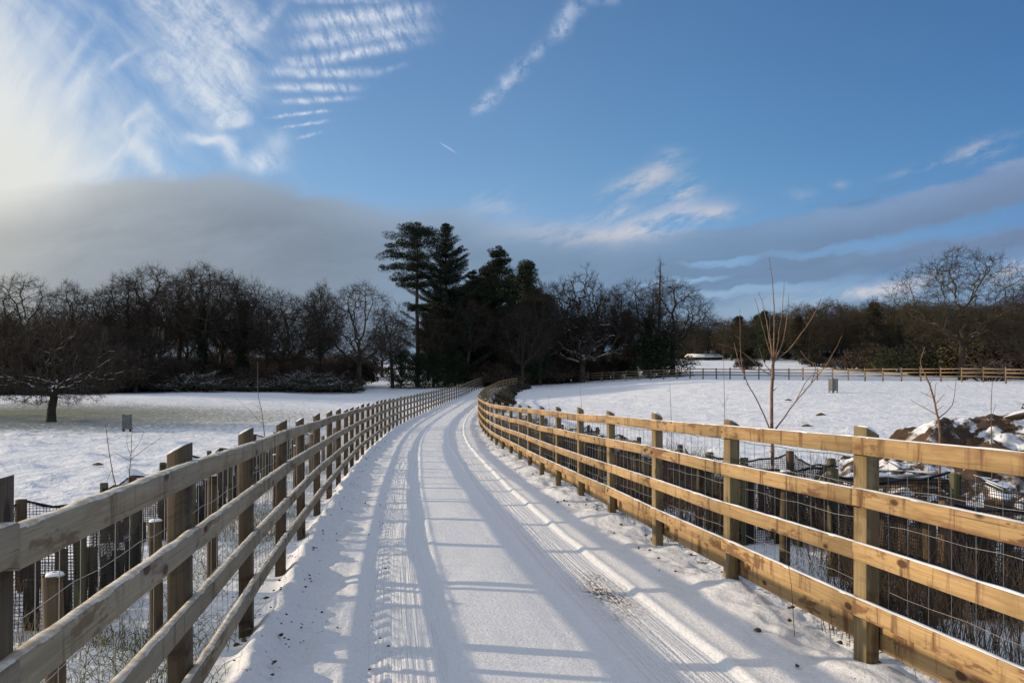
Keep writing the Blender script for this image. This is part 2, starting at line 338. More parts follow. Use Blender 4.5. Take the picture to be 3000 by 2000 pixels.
def build_ground():
    # columns, s = metres sideways from the track's middle
    fine = np.arange(-1.75, 1.7501, 0.0125)
    mid = np.cumsum(0.0125 * 1.035 ** np.arange(1, 60)); mid = mid[mid < 3.2] + 1.75
    far = [mid[-1]]; st = mid[-1] - mid[-2]
    while far[-1] < 600: st = min(st * (1.022 if far[-1] < 24 else 1.08), 25); far.append(far[-1] + st)
    pos = np.concatenate([mid, far[1:]])
    s = np.concatenate([-pos[::-1], fine, pos])
    i0 = int(np.argmin(np.abs(s + 1.75))); i1 = int(np.argmin(np.abs(s - 1.75)))
    rows = [-60, -40, -25, -15, -9, -5, -3, -1.5, -.5, 0.3, 0.8, 1.2, 1.5]
    d = 1.7
    while d < 105: rows.append(d); d *= 1.0062
    while d < 900: rows.append(d); d *= 1.03
    rows.append(900); rows = np.array(rows, float)
    S, D = np.meshgrid(s, rows)
    C = (XL(D) + XR(D)) / 2; X = C + S
    HW = (XR(D) - XL(D)) / 2                      # half width between the fences
    Z = G0(X, D)
    arc = D * 1.01
    near = 1 - sstep(D, 60, 110)
    w = 0.014 * fbm(D * .7, D * 0 + 3, 3) + .006 * fbm(D * 5, S * 3, 4, 3)
    s2 = S + w
    # wheel paths: flat-bottomed, walls a few cm wide
    def rut(a, b, dep, wl=.04, wr=.06):
        return -dep * sstep(s2, a - wl, a + wl) * (1 - sstep(s2, b - wr, b + wr))
    Z += near * (rut(-.98, -.45, .028, .06, .03) + rut(.50, .97, .026, .022, .028))
    # small ridge pushed up beside each path
    for c, h, wd in ((-.40, .010, .035), (1.01, .008, .03), (.45, .006, .03), (-1.05, .008, .04)):
        Z += near * h * np.exp(-((s2 - c) / wd) ** 2) * (1 + .4 * fbm(S * 8, D * 3, 9))
    # parallel tyre grooves inside the paths
    for c in (-.52, -.60, -.665, .60, .655, .70, .76, .80):
        Z -= near * .0045 * (.6 + .8 * vnoise(D * 1.3, D * 0 + abs(c) * 50, 8)) * np.exp(-((s2 - c - .01 * fbm(D * .3, D * 0, int(abs(c) * 100))) / .012) ** 2)
    # lug prints
    lug = sstep(np.sin((arc * 1.0 + np.abs(s2 + .80) * 1.2) * 2 * np.pi / .22), .2, .75) * np.exp(-((s2 + .81) / .085) ** 4)
    Z -= near * .016 * lug * (1 - sstep(D, 14, 30))
    lug2 = sstep(np.sin((arc + (s2 + .9) * .9) * 2 * np.pi / .11), .1, .7) * np.exp(-((s2 + .93) / .06) ** 4)
    Z -= near * .007 * lug2 * (1 - sstep(D, 10, 22))
    lug3 = sstep(np.sin((arc - np.abs(s2 - .73) * 1.0) * 2 * np.pi / .07), .1, .8) * np.exp(-((s2 - .75) / .12) ** 4)
    Z -= near * .004 * lug3 * (1 - sstep(D, 7, 14))
    # crown of the track and granular snow
    Z += near * .012 * fbm(S * 2.0, D * .9, 21, 3) * (np.abs(S) < 1.3)
    # left verge: lip of snow beside the posts, broken by clods; right verge: lumpy
    eL = X - XL(D); eR = XR(D) - X
    lip = np.exp(-((eL - .13 - .05 * fbm(D * 1.6, D * 0, 31)) / .085) ** 2)
    Z += near * lip * (.105 + .05 * fbm(S * 5, D * 3.0, 33))
    Z += near * np.exp(-((eL - .35) / .25) ** 2) * .035 * fbm(S * 6, D * 5, 35, 5)
    vr = sstep(-eR, -.55, -.2) * (1 - sstep(-eR, .3, 1.2))
    Z += near * vr * (.02 + .075 * fbm(S * 1.7, D * 1.5, 37, 4) + .02 * fbm(S * 8, D * 6, 39, 3))
    # rough ground beyond the fences
    out = sstep(-eL, .1, .8) + sstep(-eR, .1, .8)
    Z += out * (.075 * fbm(X * .8, D * .9, 41, 5) + .03 * fbm(X * 4, D * 3, 43, 3) * (1 - sstep(D, 20, 40)))
    Z += out * .16 * fbm(X * .07, D * .09, 51, 3) * sstep(D, 12, 40) * (1 - sstep(D, 60, 75))
    for (mx, md, mr, mh) in MOUNDS:
        c0 = np.searchsorted(rows, md - 1); c1 = np.searchsorted(rows, md + 1)
        sub = (slice(c0, c1), slice(None))
        Z[sub] += mh * np.exp(-(((X[sub] - mx) ** 2 + (D[sub] - md) ** 2) / mr ** 2))
    nr, nc = X.shape
    V = np.stack([X, D, Z], -1).reshape(-1, 3)
    idx = np.arange(nr * nc).reshape(nr, nc)
    def part(name, c0, c1, mat, kind='structure'):
        sub = idx[:, c0:c1 + 1]; vv = V[sub.reshape(-1)]; k = c1 - c0 + 1
        ii = np.arange(nr * k).reshape(nr, k)
        q = np.stack([ii[:-1, :-1], ii[:-1, 1:], ii[1:, 1:], ii[1:, :-1]], -1).reshape(-1, 4)
        b = MB(); b.arr(vv, q); me = b.mesh(name, True)
        uv = np.stack([(S[:, c0:c1 + 1]).reshape(-1), (D[:, c0:c1 + 1]).reshape(-1)], -1)[q.reshape(-1)]
        me.uv_layers[0].data.foreach_set('uv', uv.reshape(-1).astype(np.float32))
        o = link(name, me, mat); tag(o, kind=kind); return o
    part('track', i0, i1, M['track_snow'])
    # the field wraps both sides: two sheets joined into one mesh
    b = MB(); uvs = []
    for c0, c1 in ((0, i0), (i1, nc - 1)):
        sub = idx[:, c0:c1 + 1]; vv = V[sub.reshape(-1)]; k = c1 - c0 + 1
        ii = np.arange(nr * k).reshape(nr, k)
        q = np.stack([ii[:-1, :-1], ii[:-1, 1:], ii[1:, 1:], ii[1:, :-1]], -1).reshape(-1, 4); b.arr(vv, q)
        uvs.append(np.stack([(S[:, c0:c1 + 1]).reshape(-1), (D[:, c0:c1 + 1]).reshape(-1)], -1)[q.reshape(-1)])
    me = b.mesh('field', True); me.uv_layers[0].data.foreach_set('uv', np.concatenate(uvs).reshape(-1).astype(np.float32))
    tag(link('field', me, M['field_snow']), kind='structure')

# ------------------------------------------------------------ materials
M = {}
def newmat(name):
    m = bpy.data.materials.new(name); m.use_nodes = True; m.node_tree.nodes.clear(); N = NT(m.node_tree)
    o = N.node('ShaderNodeOutputMaterial'); p = N.node('ShaderNodeBsdfPrincipled'); m.node_tree.links.new(p.outputs[0], o.inputs[0])
    M[name] = m; return N, p
def bump(N, p, h, strength=0.5, dist=0.01):
    b = N.node('ShaderNodeBump'); N.put(b.inputs['Strength'], strength); N.put(b.inputs['Distance'], dist); N.put(b.inputs['Height'], h)
    N.l.new(b.outputs[0], p.inputs['Normal'])
def geo(N): g = N.node('ShaderNodeNewGeometry'); return g
def uvs(N):
    u = N.node('ShaderNodeUVMap'); return N.sep(u.outputs[0])

SNOW = (0.80, 0.815, 0.84)
N, p = newmat('track_snow')
u = uvs(N); pos = geo(N).outputs['Position']
g1 = N.noise(pos, 42, 4, 0.75); g2 = N.noise(pos, 6, 3, 0.6)
c = N.mix(N.ss(g1, 0.25, 0.6), (0.70, 0.72, 0.75), SNOW)
# brown grit showing through the right wheel path
gw = N.noise(N.comb(N.mul(u[0], 3.0), u[1]), 2.0, 3, 0.6); dx = N.add(N.mul(N.sub(u[0], 0.79), 1 / 0.13), N.mul(N.sub(gw, 0.5), 2.2)); dy = N.add(N.mul(N.sub(u[1], 6.05), 1 / 0.55), N.mul(N.sub(gw, 0.5), 2.0))
rr = N.m('EXPONENT', N.mul(N.add(N.m('POWER', N.m('ABSOLUTE', dx), 2.0), N.m('POWER', N.m('ABSOLUTE', dy), 2.0)), -1.0))
gn = N.noise(N.comb(N.mul(u[0], 16), N.mul(u[1], 5)), 3.0, 5, 0.7)
grit = N.mul(rr, N.ss(gn, 0.44, 0.58)); c = N.mix(N.m('MULTIPLY', grit, 1.5, clamp=True), c, (0.17, 0.11, 0.06))
# specks of soil along both edges
sp = N.noise(pos, 16, 3, 0.6); eg = N.ss(N.m('ABSOLUTE', N.add(u[0], 0.0)), 1.05, 1.6)
lf = N.ss(u[0], -0.9, -1.3)
c = N.mix(N.m('MULTIPLY', N.ss(sp, 0.66, 0.72), N.mul(lf, 0.8), clamp=True), c, (0.12, 0.08, 0.05))
N.put(p.inputs['Base Color'], c); p.inputs['Roughness'].default_value = 0.65; p.inputs['Specular IOR Level'].default_value = 0.25
fine = N.mul(N.sub(g1, 0.5), 1.0)
# thin longitudinal scratches in the wheel paths
wv = N.noise(N.comb(N.mul(u[0], 60), N.mul(u[1], 0.7)), 1.0, 2, 0.5)
inl = N.mul(N.ss(u[0], -1.0, -0.9), N.ss(u[0], -0.42, -0.5)); inr = N.mul(N.ss(u[0], 0.5, 0.56), N.ss(u[0], 1.0, 0.92))
hgt = N.add(N.mul(fine, 0.55), N.mul(wv, N.add(inl, inr), 0.8), N.mul(g2, 0.5))
bump(N, p, hgt, 1.0, 0.022)

N, p = newmat('field_snow')
pos = geo(N).outputs['Position']; ps = N.sep(pos)
g1 = N.noise(pos, 30, 4, 0.7); g2 = N.noise(pos, 3.5, 4, 0.65); g3 = N.noise(N.comb(N.mul(ps[0], 0.25), ps[1], 0.0), 0.9, 5, 0.7)
c = N.mix(N.ss(g1, 0.3, 0.6), (0.74, 0.755, 0.78), SNOW)
# grass blades poking through: stronger under the old oak
ox = N.mul(N.sub(ps[0], -24.0), 1 / 13.0); oy = N.mul(N.sub(ps[1], 40.0), 1 / 11.0)
oak = N.m('EXPONENT', N.mul(N.add(N.mul(ox, ox), N.mul(oy, oy)), -1.0))
n5 = N.noise(N.comb(N.mul(ps[0], 1.6), N.mul(ps[1], 1.0), 0.0), 3.2, 5, 0.75)
th = N.sub(0.645, N.mul(N.m('POWER', oak, 0.6), 0.33)); th = N.sub(th, N.mul(N.sub(g3, 0.5), 0.22))
gr = N.ss(n5, th, N.add(th, 0.05))
gc = N.mix(N.noise(pos, 2.0, 3), (0.07, 0.085, 0.035), (0.17, 0.155, 0.08))
c = N.mix(N.mul(gr, N.add(0.34, N.mul(oak, 0.60))), c, gc)
# broken soil spots near the fences
u = uvs(N); near = N.mul(N.ss(N.m('ABSOLUTE', u[0]), 2.6, 1.8), N.ss(ps[1], 40, 20))
sp = N.noise(pos, 9, 4, 0.7)
c = N.mix(N.mul(near, N.ss(sp, 0.56, 0.62), 0.85), c, (0.13, 0.085, 0.045))
N.put(p.inputs['Base Color'], c); p.inputs['Roughness'].default_value = 0.7; p.inputs['Specular IOR Level'].default_value = 0.2
g4 = N.noise(pos, 1.1, 5, 0.62)
bump(N, p, N.add(N.mul(g1, 0.006), N.mul(g2, 0.05), N.mul(gr, 0.015), N.mul(g4, 0.16)), 1.0, 1.0)

def wood(name, c1, c2, dark, knots=1.0, rough=0.75):
    N, p = newmat(name); u = uvs(N); oi = N.node('ShaderNodeObjectInfo')
    rx = N.mul(oi.outputs['Random'], 57.0)
    v = N.comb(N.add(u[0], rx), N.mul(u[1], 1.0), rx)
    gr = N.noise(N.comb(N.mul(N.add(u[0], rx), 2.2), N.mul(u[1], 60.0), rx), 1.0, 5, 0.65, 0.6)
    big = N.noise(v, 3.0, 4, 0.6); pat = N.noise(N.comb(N.mul(N.add(u[0], rx), 2.2), N.mul(u[1], 7), rx), 1.0, 5, 0.7)
    c = N.mix(N.ss(gr, 0.3, 0.7), c1, c2)
    c = N.mix(N.mul(N.ss(big, 0.45, 0.75), 0.4), c, tuple(x * 0.62 for x in c2))
    # water stains and saw marks across the board
    st = N.noise(N.comb(N.mul(N.add(u[0], rx), 9.0), N.mul(u[1], 1.2), rx), 1.0, 4, 0.7)
    c = N.mix(N.mul(N.ss(st, 0.53, 0.68), 0.6 * knots), c, dark)
    c = N.mix(N.m('MULTIPLY', N.ss(pat, 0.55, 0.62), 0.55 * knots, clamp=True), c, tuple(x * 1.25 for x in dark))
    p2 = N.noise(N.comb(N.mul(N.add(u[0], rx), 0.9), N.mul(u[1], 5), N.add(rx, 7.0)), 1.0, 4, 0.75)
    c = N.mix(N.m('MULTIPLY', N.ss(p2, 0.52, 0.66), 0.42 * knots, clamp=True), c, tuple(x * 1.6 for x in dark))
    sp = N.noise(N.comb(N.mul(N.add(u[0], rx), 1.3), N.mul(u[1], 130), rx), 1.0, 2, 0.5)
    c = N.mix(N.mul(N.ss(sp, 0.66, 0.72), 0.6), c, tuple(x * 0.5 for x in dark))
    kn = N.node('ShaderNodeTexVoronoi'); N.put(kn.inputs['Vector'], N.comb(N.mul(N.add(u[0], rx), 3.2), N.mul(u[1], 7.0), rx)); kn.inputs['Scale'].default_value = 1.0
    c = N.mix(N.mul(N.ss(kn.outputs[0], 0.17, 0.07), 0.85 * knots), c, tuple(x * 0.6 for x in dark))
    tint = N.m('MULTIPLY_ADD', oi.outputs['Random'], 0.3, 0.85)
    vm = N.node('ShaderNodeVectorMath', operation='SCALE'); N.put(vm.inputs[0], c); N.put(vm.inputs[3], tint)
    N.put(p.inputs['Base Color'], vm.outputs[0]); p.inputs['Roughness'].default_value = rough; p.inputs['Specular IOR Level'].default_value = 0.25
    bump(N, p, N.add(gr, N.mul(big, 0.5)), 0.5, 0.003)
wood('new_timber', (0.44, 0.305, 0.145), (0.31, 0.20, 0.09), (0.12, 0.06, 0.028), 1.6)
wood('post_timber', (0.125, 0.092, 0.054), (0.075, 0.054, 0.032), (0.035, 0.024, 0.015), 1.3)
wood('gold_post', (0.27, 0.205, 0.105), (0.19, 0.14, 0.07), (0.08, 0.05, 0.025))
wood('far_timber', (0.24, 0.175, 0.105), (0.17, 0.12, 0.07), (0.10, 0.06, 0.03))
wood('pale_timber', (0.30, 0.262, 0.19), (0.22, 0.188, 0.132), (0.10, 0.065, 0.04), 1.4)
wood('old_timber', (0.13, 0.085, 0.05), (0.085, 0.055, 0.032), (0.035, 0.024, 0.014))
wood('green_timber', (0.13, 0.12, 0.06), (0.085, 0.08, 0.04), (0.05, 0.045, 0.03))

def simple(name, c1, c2, scale=4.0, rough=0.9, bmp=0.3, bd=0.02, spec=0.2):
    N, p = newmat(name); tc = N.node('ShaderNodeTexCoord'); oi = N.node('ShaderNodeObjectInfo')
    n = N.noise(tc.outputs['Object'], scale, 4, 0.65)
    c = N.mix(N.ss(n, 0.35, 0.65), c1, c2)
    tint = N.m('MULTIPLY_ADD', oi.outputs['Random'], 0.35, 0.82)
    vm = N.node('ShaderNodeVectorMath', operation='SCALE'); N.put(vm.inputs[0], c); N.put(vm.inputs[3], tint)
    N.put(p.inputs['Base Color'], vm.outputs[0]); p.inputs['Roughness'].default_value = rough; p.inputs['Specular IOR Level'].default_value = spec
    if bmp: bump(N, p, n, bmp, bd)
    return N, p, vm
simple('snow', (0.78, 0.795, 0.82), SNOW, 30, 0.65, 0.4, 0.01)
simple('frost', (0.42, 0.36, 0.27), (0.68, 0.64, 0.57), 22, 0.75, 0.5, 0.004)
simple('wire', (0.20, 0.21, 0.21), (0.30, 0.31, 0.31), 8, 0.45, 0, 0.01, 0.5)
simple('black_net', (0.022, 0.024, 0.026), (0.04, 0.042, 0.045), 8, 0.6, 0)
simple('soil', (0.07, 0.045, 0.028), (0.15, 0.10, 0.06), 9, 0.95, 0.5)
simple('twig', (0.034, 0.027, 0.021), (0.06, 0.047, 0.036), 2.0, 0.9, 0)
simple('twig_olive', (0.046, 0.038, 0.022), (0.08, 0.065, 0.036), 2.0, 0.9, 0)
simple('ivy', (0.012, 0.022, 0.010), (0.035, 0.05, 0.02), 1.5, 0.7, 0)
simple('needles', (0.010, 0.019, 0.010), (0.028, 0.040, 0.017), 0.8, 0.75, 0)
simple('needles_fir', (0.010, 0.020, 0.014), (0.026, 0.040, 0.022), 0.8, 0.75, 0)
simple('bush_dark', (0.02, 0.019, 0.012), (0.045, 0.038, 0.024), 1.5, 0.85, 0)
simple('bush_brown', (0.045, 0.032, 0.022), (0.09, 0.06, 0.038), 1.5, 0.9, 0)
simple('bush_green', (0.05, 0.052, 0.02), (0.11, 0.10, 0.04), 1.5, 0.9, 0)
simple('sapling_bark', (0.16, 0.085, 0.05), (0.28, 0.17, 0.10), 14, 0.6, 0.2, 0.002, 0.4)
simple('sapling_dark', (0.10, 0.07, 0.05), (0.18, 0.13, 0.09), 14, 0.7, 0)
simple('dry_grass', (0.14, 0.10, 0.055), (0.30, 0.23, 0.13), 6, 0.9, 0)
simple('green_grass', (0.07, 0.09, 0.03), (0.16, 0.17, 0.06), 6, 0.9, 0)
simple('guard_plastic', (0.16, 0.17, 0.16), (0.24, 0.24, 0.22), 5, 0.6, 0.2)
simple('brick', (0.20, 0.12, 0.09), (0.28, 0.18, 0.13), 3, 0.9, 0.2)
simple('shed_wood', (0.06, 0.05, 0.04), (0.11, 0.09, 0.07), 3, 0.9, 0.2)
simple('dark_glass', (0.02, 0.025, 0.03), (0.03, 0.035, 0.04), 3, 0.15, 0)
def snowy(name, c1, c2, amount=0.5, lo=0.35, hi=0.75, scale=3.0):
    N, p, vm = simple(name, c1, c2, 3.0, 0.9, 0)
    g = geo(N); nz = N.sep(g.outputs['Normal'])[2]
    n = N.noise(g.outputs['Position'], scale, 4, 0.7)
    m = N.mul(N.ss(nz, lo, hi), N.ss(n, 0.62 - amount * 0.4, 0.70 - amount * 0.4))
    N.put(p.inputs['Base Color'], N.mix(m, vm.outputs[0], SNOW))
    bump(N, p, n, 0.6, 0.03)
snowy('bark', (0.045, 0.038, 0.028), (0.085, 0.072, 0.05), 0.25, 0.75, 0.95, 1.3)
snowy('bark_snowy', (0.045, 0.038, 0.028), (0.085, 0.07, 0.05), 0.50, 0.6, 0.9, 1.6)
snowy('pine_bark', (0.05, 0.035, 0.025), (0.08, 0.055, 0.04), 0.2, 0.8, 0.95, 1.3)
snowy('mound_mix', (0.05, 0.032, 0.02), (0.115, 0.07, 0.042), 0.30, 0.50, 0.85, 1.9)
snowy('log_bark', (0.055, 0.04, 0.028), (0.12, 0.08, 0.05), 0.8, 0.35, 0.7, 3.0)

build_ground()

# ------------------------------------------------------------ fences along the track
def frame_at(line, d):
    t = Vector((float(line(d + .05) - line(d - .05)), 0.1, 0)).normalized(); return t
def stations(line, d0, d1, sp):
    out = []; d = d0
    while d < d1:
        out.append(d); sl = float(line(d + .05) - line(d - .05)) / .1; d += sp / math.sqrt(1 + sl * sl)
    return out
def chamf(w, h, c):
    return [(-w/2 + c, -h/2), (w/2 - c, -h/2), (w/2, -h/2 + c), (w/2, h/2 - c), (w/2 - c, h/2), (-w/2 + c, h/2), (-w/2, h/2 - c), (-w/2, -h/2 + c)]
UP = Vector((0, 0, 1))
RAILH = (1.112, .847, .575, .302)
def snow_strip(a, b, n, side, w, h, rnd, bulge=1.0):
    """irregular snow lying on the top edge of a rail from a to b (a, b on the top surface)"""
    m = MB(); k = 5
    segs = max(4, int((b - a).length / 0.045)); ph = rnd.random() * 50
    V = []; 
    for i in range(segs + 1):
        t = i / segs; c = a.lerp(b, t)
        hh = h * (0.75 + 0.9 * mnoise.noise(Vector((ph + t * 9, 0, 0)))) ; ww = w * (0.92 + 0.25 * mnoise.noise(Vector((ph + t * 14, 5, 0))))
        hh = max(hh, 0.002)
        if i in (0, segs): hh *= .4
        for j in range(k):
            an = math.pi * j / (k - 1); V.append(tuple(c + n * (math.cos(an) * ww / 2) + UP * (math.sin(an) ** .6 * hh if 0 < j < k - 1 else -0.002)))
    Fq = [(i * k + j, (i + 1) * k + j, (i + 1) * k + j + 1, i * k + j + 1) for i in range(segs) for j in range(k - 1)]
    m.arr(V, Fq); return m
def snow_cap(w, l, h, rnd):
    """pillow of snow on a post head, centred on the origin"""
    m = MB(); nu, nv = 16, 5; V = []
    for j in range(nv + 1):
        f = j / nv; r = math.cos(f * math.pi / 2) ** .55
        for i in range(nu):
            a = 2 * math.pi * i / nu; q = 1 + .12 * mnoise.noise(Vector((math.cos(a) * 2 + w * 90, math.sin(a) * 2, f * 2 + rnd)))
            cx, cy = math.cos(a), math.sin(a); sq = 1 / max(abs(cx), abs(cy)) ** .95
            V.append((cx * sq * w / 2 * r * q, cy * sq * l / 2 * r * q, h * math.sin(f * math.pi / 2) - .004))
    Fq = [(j * nu + i, j * nu + (i + 1) % nu, (j + 1) * nu + (i + 1) % nu, (j + 1) * nu + i) for j in range(nv) for i in range(nu)]
    m.arr(V, Fq); return m.mesh('snow_cap', True)

def track_fence(line, sgn, d0, d1, spacing, mat_rail, mat_post, label, seed, strip_mat, kick, cap_p, strip_h):
    """sgn +1: the field lies to the +x side"""
    rnd = random.Random(seed)
    st = stations(line, d0, d1, spacing)
    root = empty('post_and_rail_fence', (float(line(st[0])), st[0], gz(line(st[0]), st[0])), 0, label, 'fence')
    base = root.location.copy()
    bpy.context.view_layer.update()
    P = []
    for i, d in enumerate(st):
        x = float(line(d)); P.append(Vector((x, d, gz(x, d))))
    nrm = []
    for d in st:
        t = frame_at(line, d); nrm.append((t, Vector((t.y, -t.x, 0)) * sgn))      # n points to the field
    a_w, b_w = .120, .072
    ph = [1.22 + rnd.uniform(-.02, .03) for _ in st]
    caps = [snow_cap(b_w * .92, a_w * .92, .016, 3), snow_cap(b_w * .86, a_w * .84, .026 if sgn > 0 else .014, 8)]
    for i, (pp, (t, n)) in enumerate(zip(P, nrm)):
        b = MB(); tilt = Vector((rnd.gauss(0, .006), rnd.gauss(0, .006), 0))
        prof = chamf(b_w, a_w, .004)
        bot = pp - UP * .3; top = pp + UP * (ph[i]) + tilt
        b.quad_prism(prof, bot, top, 0, True, n, t)
        npf = len(prof)
        # weathered head slopes towards the field
        for k in range(npf, 2 * npf):
            vx = Vector(b.v[k]); off = (vx - top).dot(n); b.v[k] = tuple(vx - UP * max(0.0, (off + b_w / 2) * .55) )
        o = link('post', b.mesh('post'), mat_post, root); o.location = -base
        if rnd.random() < cap_p and i < 26:
            c = link('snow_cap', rnd.choice(caps), M['snow'], o)
            c.location = top - UP * (b_w * .275 + .002); c.rotation_euler = (0, 0, math.atan2(-t.x, t.y))
            c.rotation_euler.y = math.atan(.55) * sgn * 1.0
    # rails: on the track side of the posts, one piece per bay; joints step a little every second bay
    rest = MB(); nr = 0; bays = len(P) - 1; per = [0] * 4
    hj = [[rnd.gauss(0, .006) for _ in range(bays + 2)] for _ in RAILH]
    for i in range(bays):
        (t0, n0), (t1, n1) = nrm[i], nrm[i + 1]
        for k, h in enumerate(RAILH):
            joint = ((i + k) % 2 == 0); dz0 = hj[k][i] + (rnd.gauss(0, .004) if joint else 0); dz1 = hj[k][i + 1]
            off = -(b_w / 2 + .019 + .001)
            a = P[i] + n0 * off + UP * (h + dz0); b_ = P[i + 1] + n1 * off + UP * (h + dz1)
            dirv = (b_ - a).normalized(); nn = (n0 + n1).normalized()
            g = .0015 if joint else .0
            a = a + dirv * g; b_ = b_ - dirv * .0008
            tgt = MB() if nr < 100 else rest
            tgt.quad_prism(chamf(.038, .088 if sgn > 0 else .080, .004), a, b_, (i * 4 + k) * 3.1, True, nn, UP)
            if nr < 100:
                o = link('rail', tgt.mesh('rail', False), mat_rail, root); o.location = -base
                if strip_h and i < 16:
                    s_ = snow_strip(a + UP * (.0435 if sgn > 0 else .0395), b_ + UP * (.0435 if sgn > 0 else .0395), nn, 0, .034 if sgn > 0 else .037, strip_h, rnd)
                    link('snow_strip', s_.mesh('snow_strip', True), strip_mat, o)
                nr += 1
    if rest.f:
        o = link('rail', rest.mesh('rail'), mat_rail, root); o.location = -base; o['kind'] = 'stuff'
    # gravel board behind the posts at the ground
    if kick:
        kb = MB(); nk = 0
        for i in range(min(bays, 24)):
            (t0, n0), (t1, n1) = nrm[i], nrm[i + 1]
            off = b_w / 2 + .016
            a = P[i] + n0 * off + UP * (.165 + rnd.gauss(0, .006)); b_ = P[i + 1] + n1 * off + UP * (.165 + rnd.gauss(0, .006))
            q = MB(); q.quad_prism(chamf(.026, .15, .003), a, b_, i * 2.7, True, (n0 + n1).normalized(), UP)
            o = link('gravel_board', q.mesh('gravel_board'), mat_rail, root); o.location = -base
    # stock netting on the field side
    w = MB(); end = next((i for i, d in enumerate(st) if d > 34), len(st) - 1)
    hs = (.10, .24, .38, .54, .71, .90, 1.04)
    for i in range(end):
        (t0, n0), (t1, n1) = nrm[i], nrm[i + 1]; off = b_w / 2 + (.034 if kick else .004)
        rad = .0013 + .00008 * st[i]
        for h in hs:
            pts = []
            for q in range(9):
                t = q / 8; c = (P[i] + n0 * off).lerp(P[i + 1] + n1 * off, t) + UP * (h + .006 * math.sin(q * 2.1 + h * 9) + .012 * math.sin(math.pi * t) * math.sin(i * 3 + h))
                pts.append(tuple(c))
            w.line(pts, rad * (1.5 if h in (hs[0], hs[-1]) else 1), 3)
        nv = int(spacing / .15)
        for q in range(nv):
            t = (q + .5) / nv; c = (P[i] + n0 * off).lerp(P[i + 1] + n1 * off, t)
            lean = t0 * .004 * math.sin(q * 3.3 + i)
            w.line([tuple(c + UP * hs[0]), tuple(c + lean + UP * .55 + n0 * .004), tuple(c + UP * hs[-1])], rad, 3)
    o = link('wire_netting', w.mesh('wire_netting'), M['wire'], root); o.location = -base
    return st, P, nrm
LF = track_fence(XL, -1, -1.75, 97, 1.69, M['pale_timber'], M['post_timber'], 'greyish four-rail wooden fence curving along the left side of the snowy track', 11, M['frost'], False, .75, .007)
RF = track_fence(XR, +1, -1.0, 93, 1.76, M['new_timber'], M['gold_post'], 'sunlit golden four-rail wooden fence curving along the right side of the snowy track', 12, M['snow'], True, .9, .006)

# ------------------------------------------------------------ far field fence
def far_fence():
    rnd = random.Random(5)
    pts = [(1645, 106), (1760, 104), (2000, 96), (2300, 86), (2510, 78.5), (2830, 70), (3000, 66), (3350, 60)]
    poly = [at(px, d) for px, d in pts]
    # resample
    P = [poly[0]]; acc = []
    fine = []
    for a, b in zip(poly[:-1], poly[1:]):
        n = int((b - a).length / .05)
        for i in range(n): fine.append(a.lerp(b, i / n))
    last = fine[0]; dist = 0; P = [last.copy()]
    for q in fine[1:]:
        dist += (q - last).length; last = q
        if dist >= 1.8: P.append(q.copy()); dist = 0
    root = empty('field_fence', P[0], 0, 'long low wooden fence crossing the far side of the right field', 'fence'); base = root.location.copy()
    post = MB(); post.quad_prism(chamf(.12, .10, .01), Vector((0, 0, -.25)), Vector((0, 0, 1.25)), 0, True, Vector((1, 0, 0)), Vector((0, 1, 0)))
    pm = post.mesh('post'); nr = 0; rest = MB()
    for i, q in enumerate(P):
        q.z = gz(q.x, q.y)
        if i < 100:
            o = link('post', pm, M['far_timber'], root); o.location = q - base + Vector((0, 0, rnd.uniform(-.03, .05))); o.rotation_euler = (rnd.gauss(0, .015), rnd.gauss(0, .015), rnd.random())
    for i in range(len(P) - 1):
        a, b = P[i], P[i + 1]; t = (b - a).normalized(); n = Vector((t.y, -t.x, 0)).normalized()
        if n.y > 0: n = -n
        for h in (1.10, .80, .48):
            m = MB() if nr < 100 else rest
            m.quad_prism(chamf(.04, .10, .004), a + n * .08 + UP * (h + rnd.gauss(0, .01)), b + n * .08 + UP * (h + rnd.gauss(0, .01)), i * 2.0, True, n, UP)
            if m is not rest: o = link('rail', m.mesh('rail'), M['far_timber'], root); o.location = -base; nr += 1
    if rest.f: o = link('rail', rest.mesh('rail'), M['far_timber'], root); o.location = -base; o['kind'] = 'stuff'
far_fence()
# short run from the track fence to the field corner
def link_fence():
    rnd = random.Random(9)
    pts = [at(1500, 95), at(1535, 98), at(1570, 101), at(1600, 103.5), at(1638, 105.5)]
    pts = [p for p in pts]; fine = []
    for a, b in zip(pts[:-1], pts[1:]):
        n = int((b - a).length / .05)
        for i in range(n): fine.append(a.lerp(b, i / n))
    P = [fine[0]]; dist = 0; last = fine[0]
    for q in fine[1:]:
        dist += (q - last).length; last = q
        if dist >= 1.5: P.append(q.copy()); dist = 0
    root = empty('corner_fence', P[0], 0, 'short dark wooden fence run at the field corner before the wood', 'fence'); base = root.location.copy()
    for i, q in enumerate(P):
        q.z = gz(q.x, q.y); b = MB(); b.quad_prism(chamf(.12, .1, .01), q - UP * .2, q + UP * 1.25, 0, True, Vector((1, 0, 0)), Vector((0, 1, 0)))
        o = link('post', b.mesh('post'), M['old_timber'], root); o.location = -base
    for i in range(len(P) - 1):
        for h in (1.1, .8, .5, .25):
            b = MB(); b.quad_prism(chamf(.04, .09, .004), P[i] + Vector((0, -.08, h)), P[i + 1] + Vector((0, -.08, h)), i, True, Vector((0, 1, 0)), UP)
            o = link('rail', b.mesh('rail'), M['old_timber'], root); o.location = -base
link_fence()

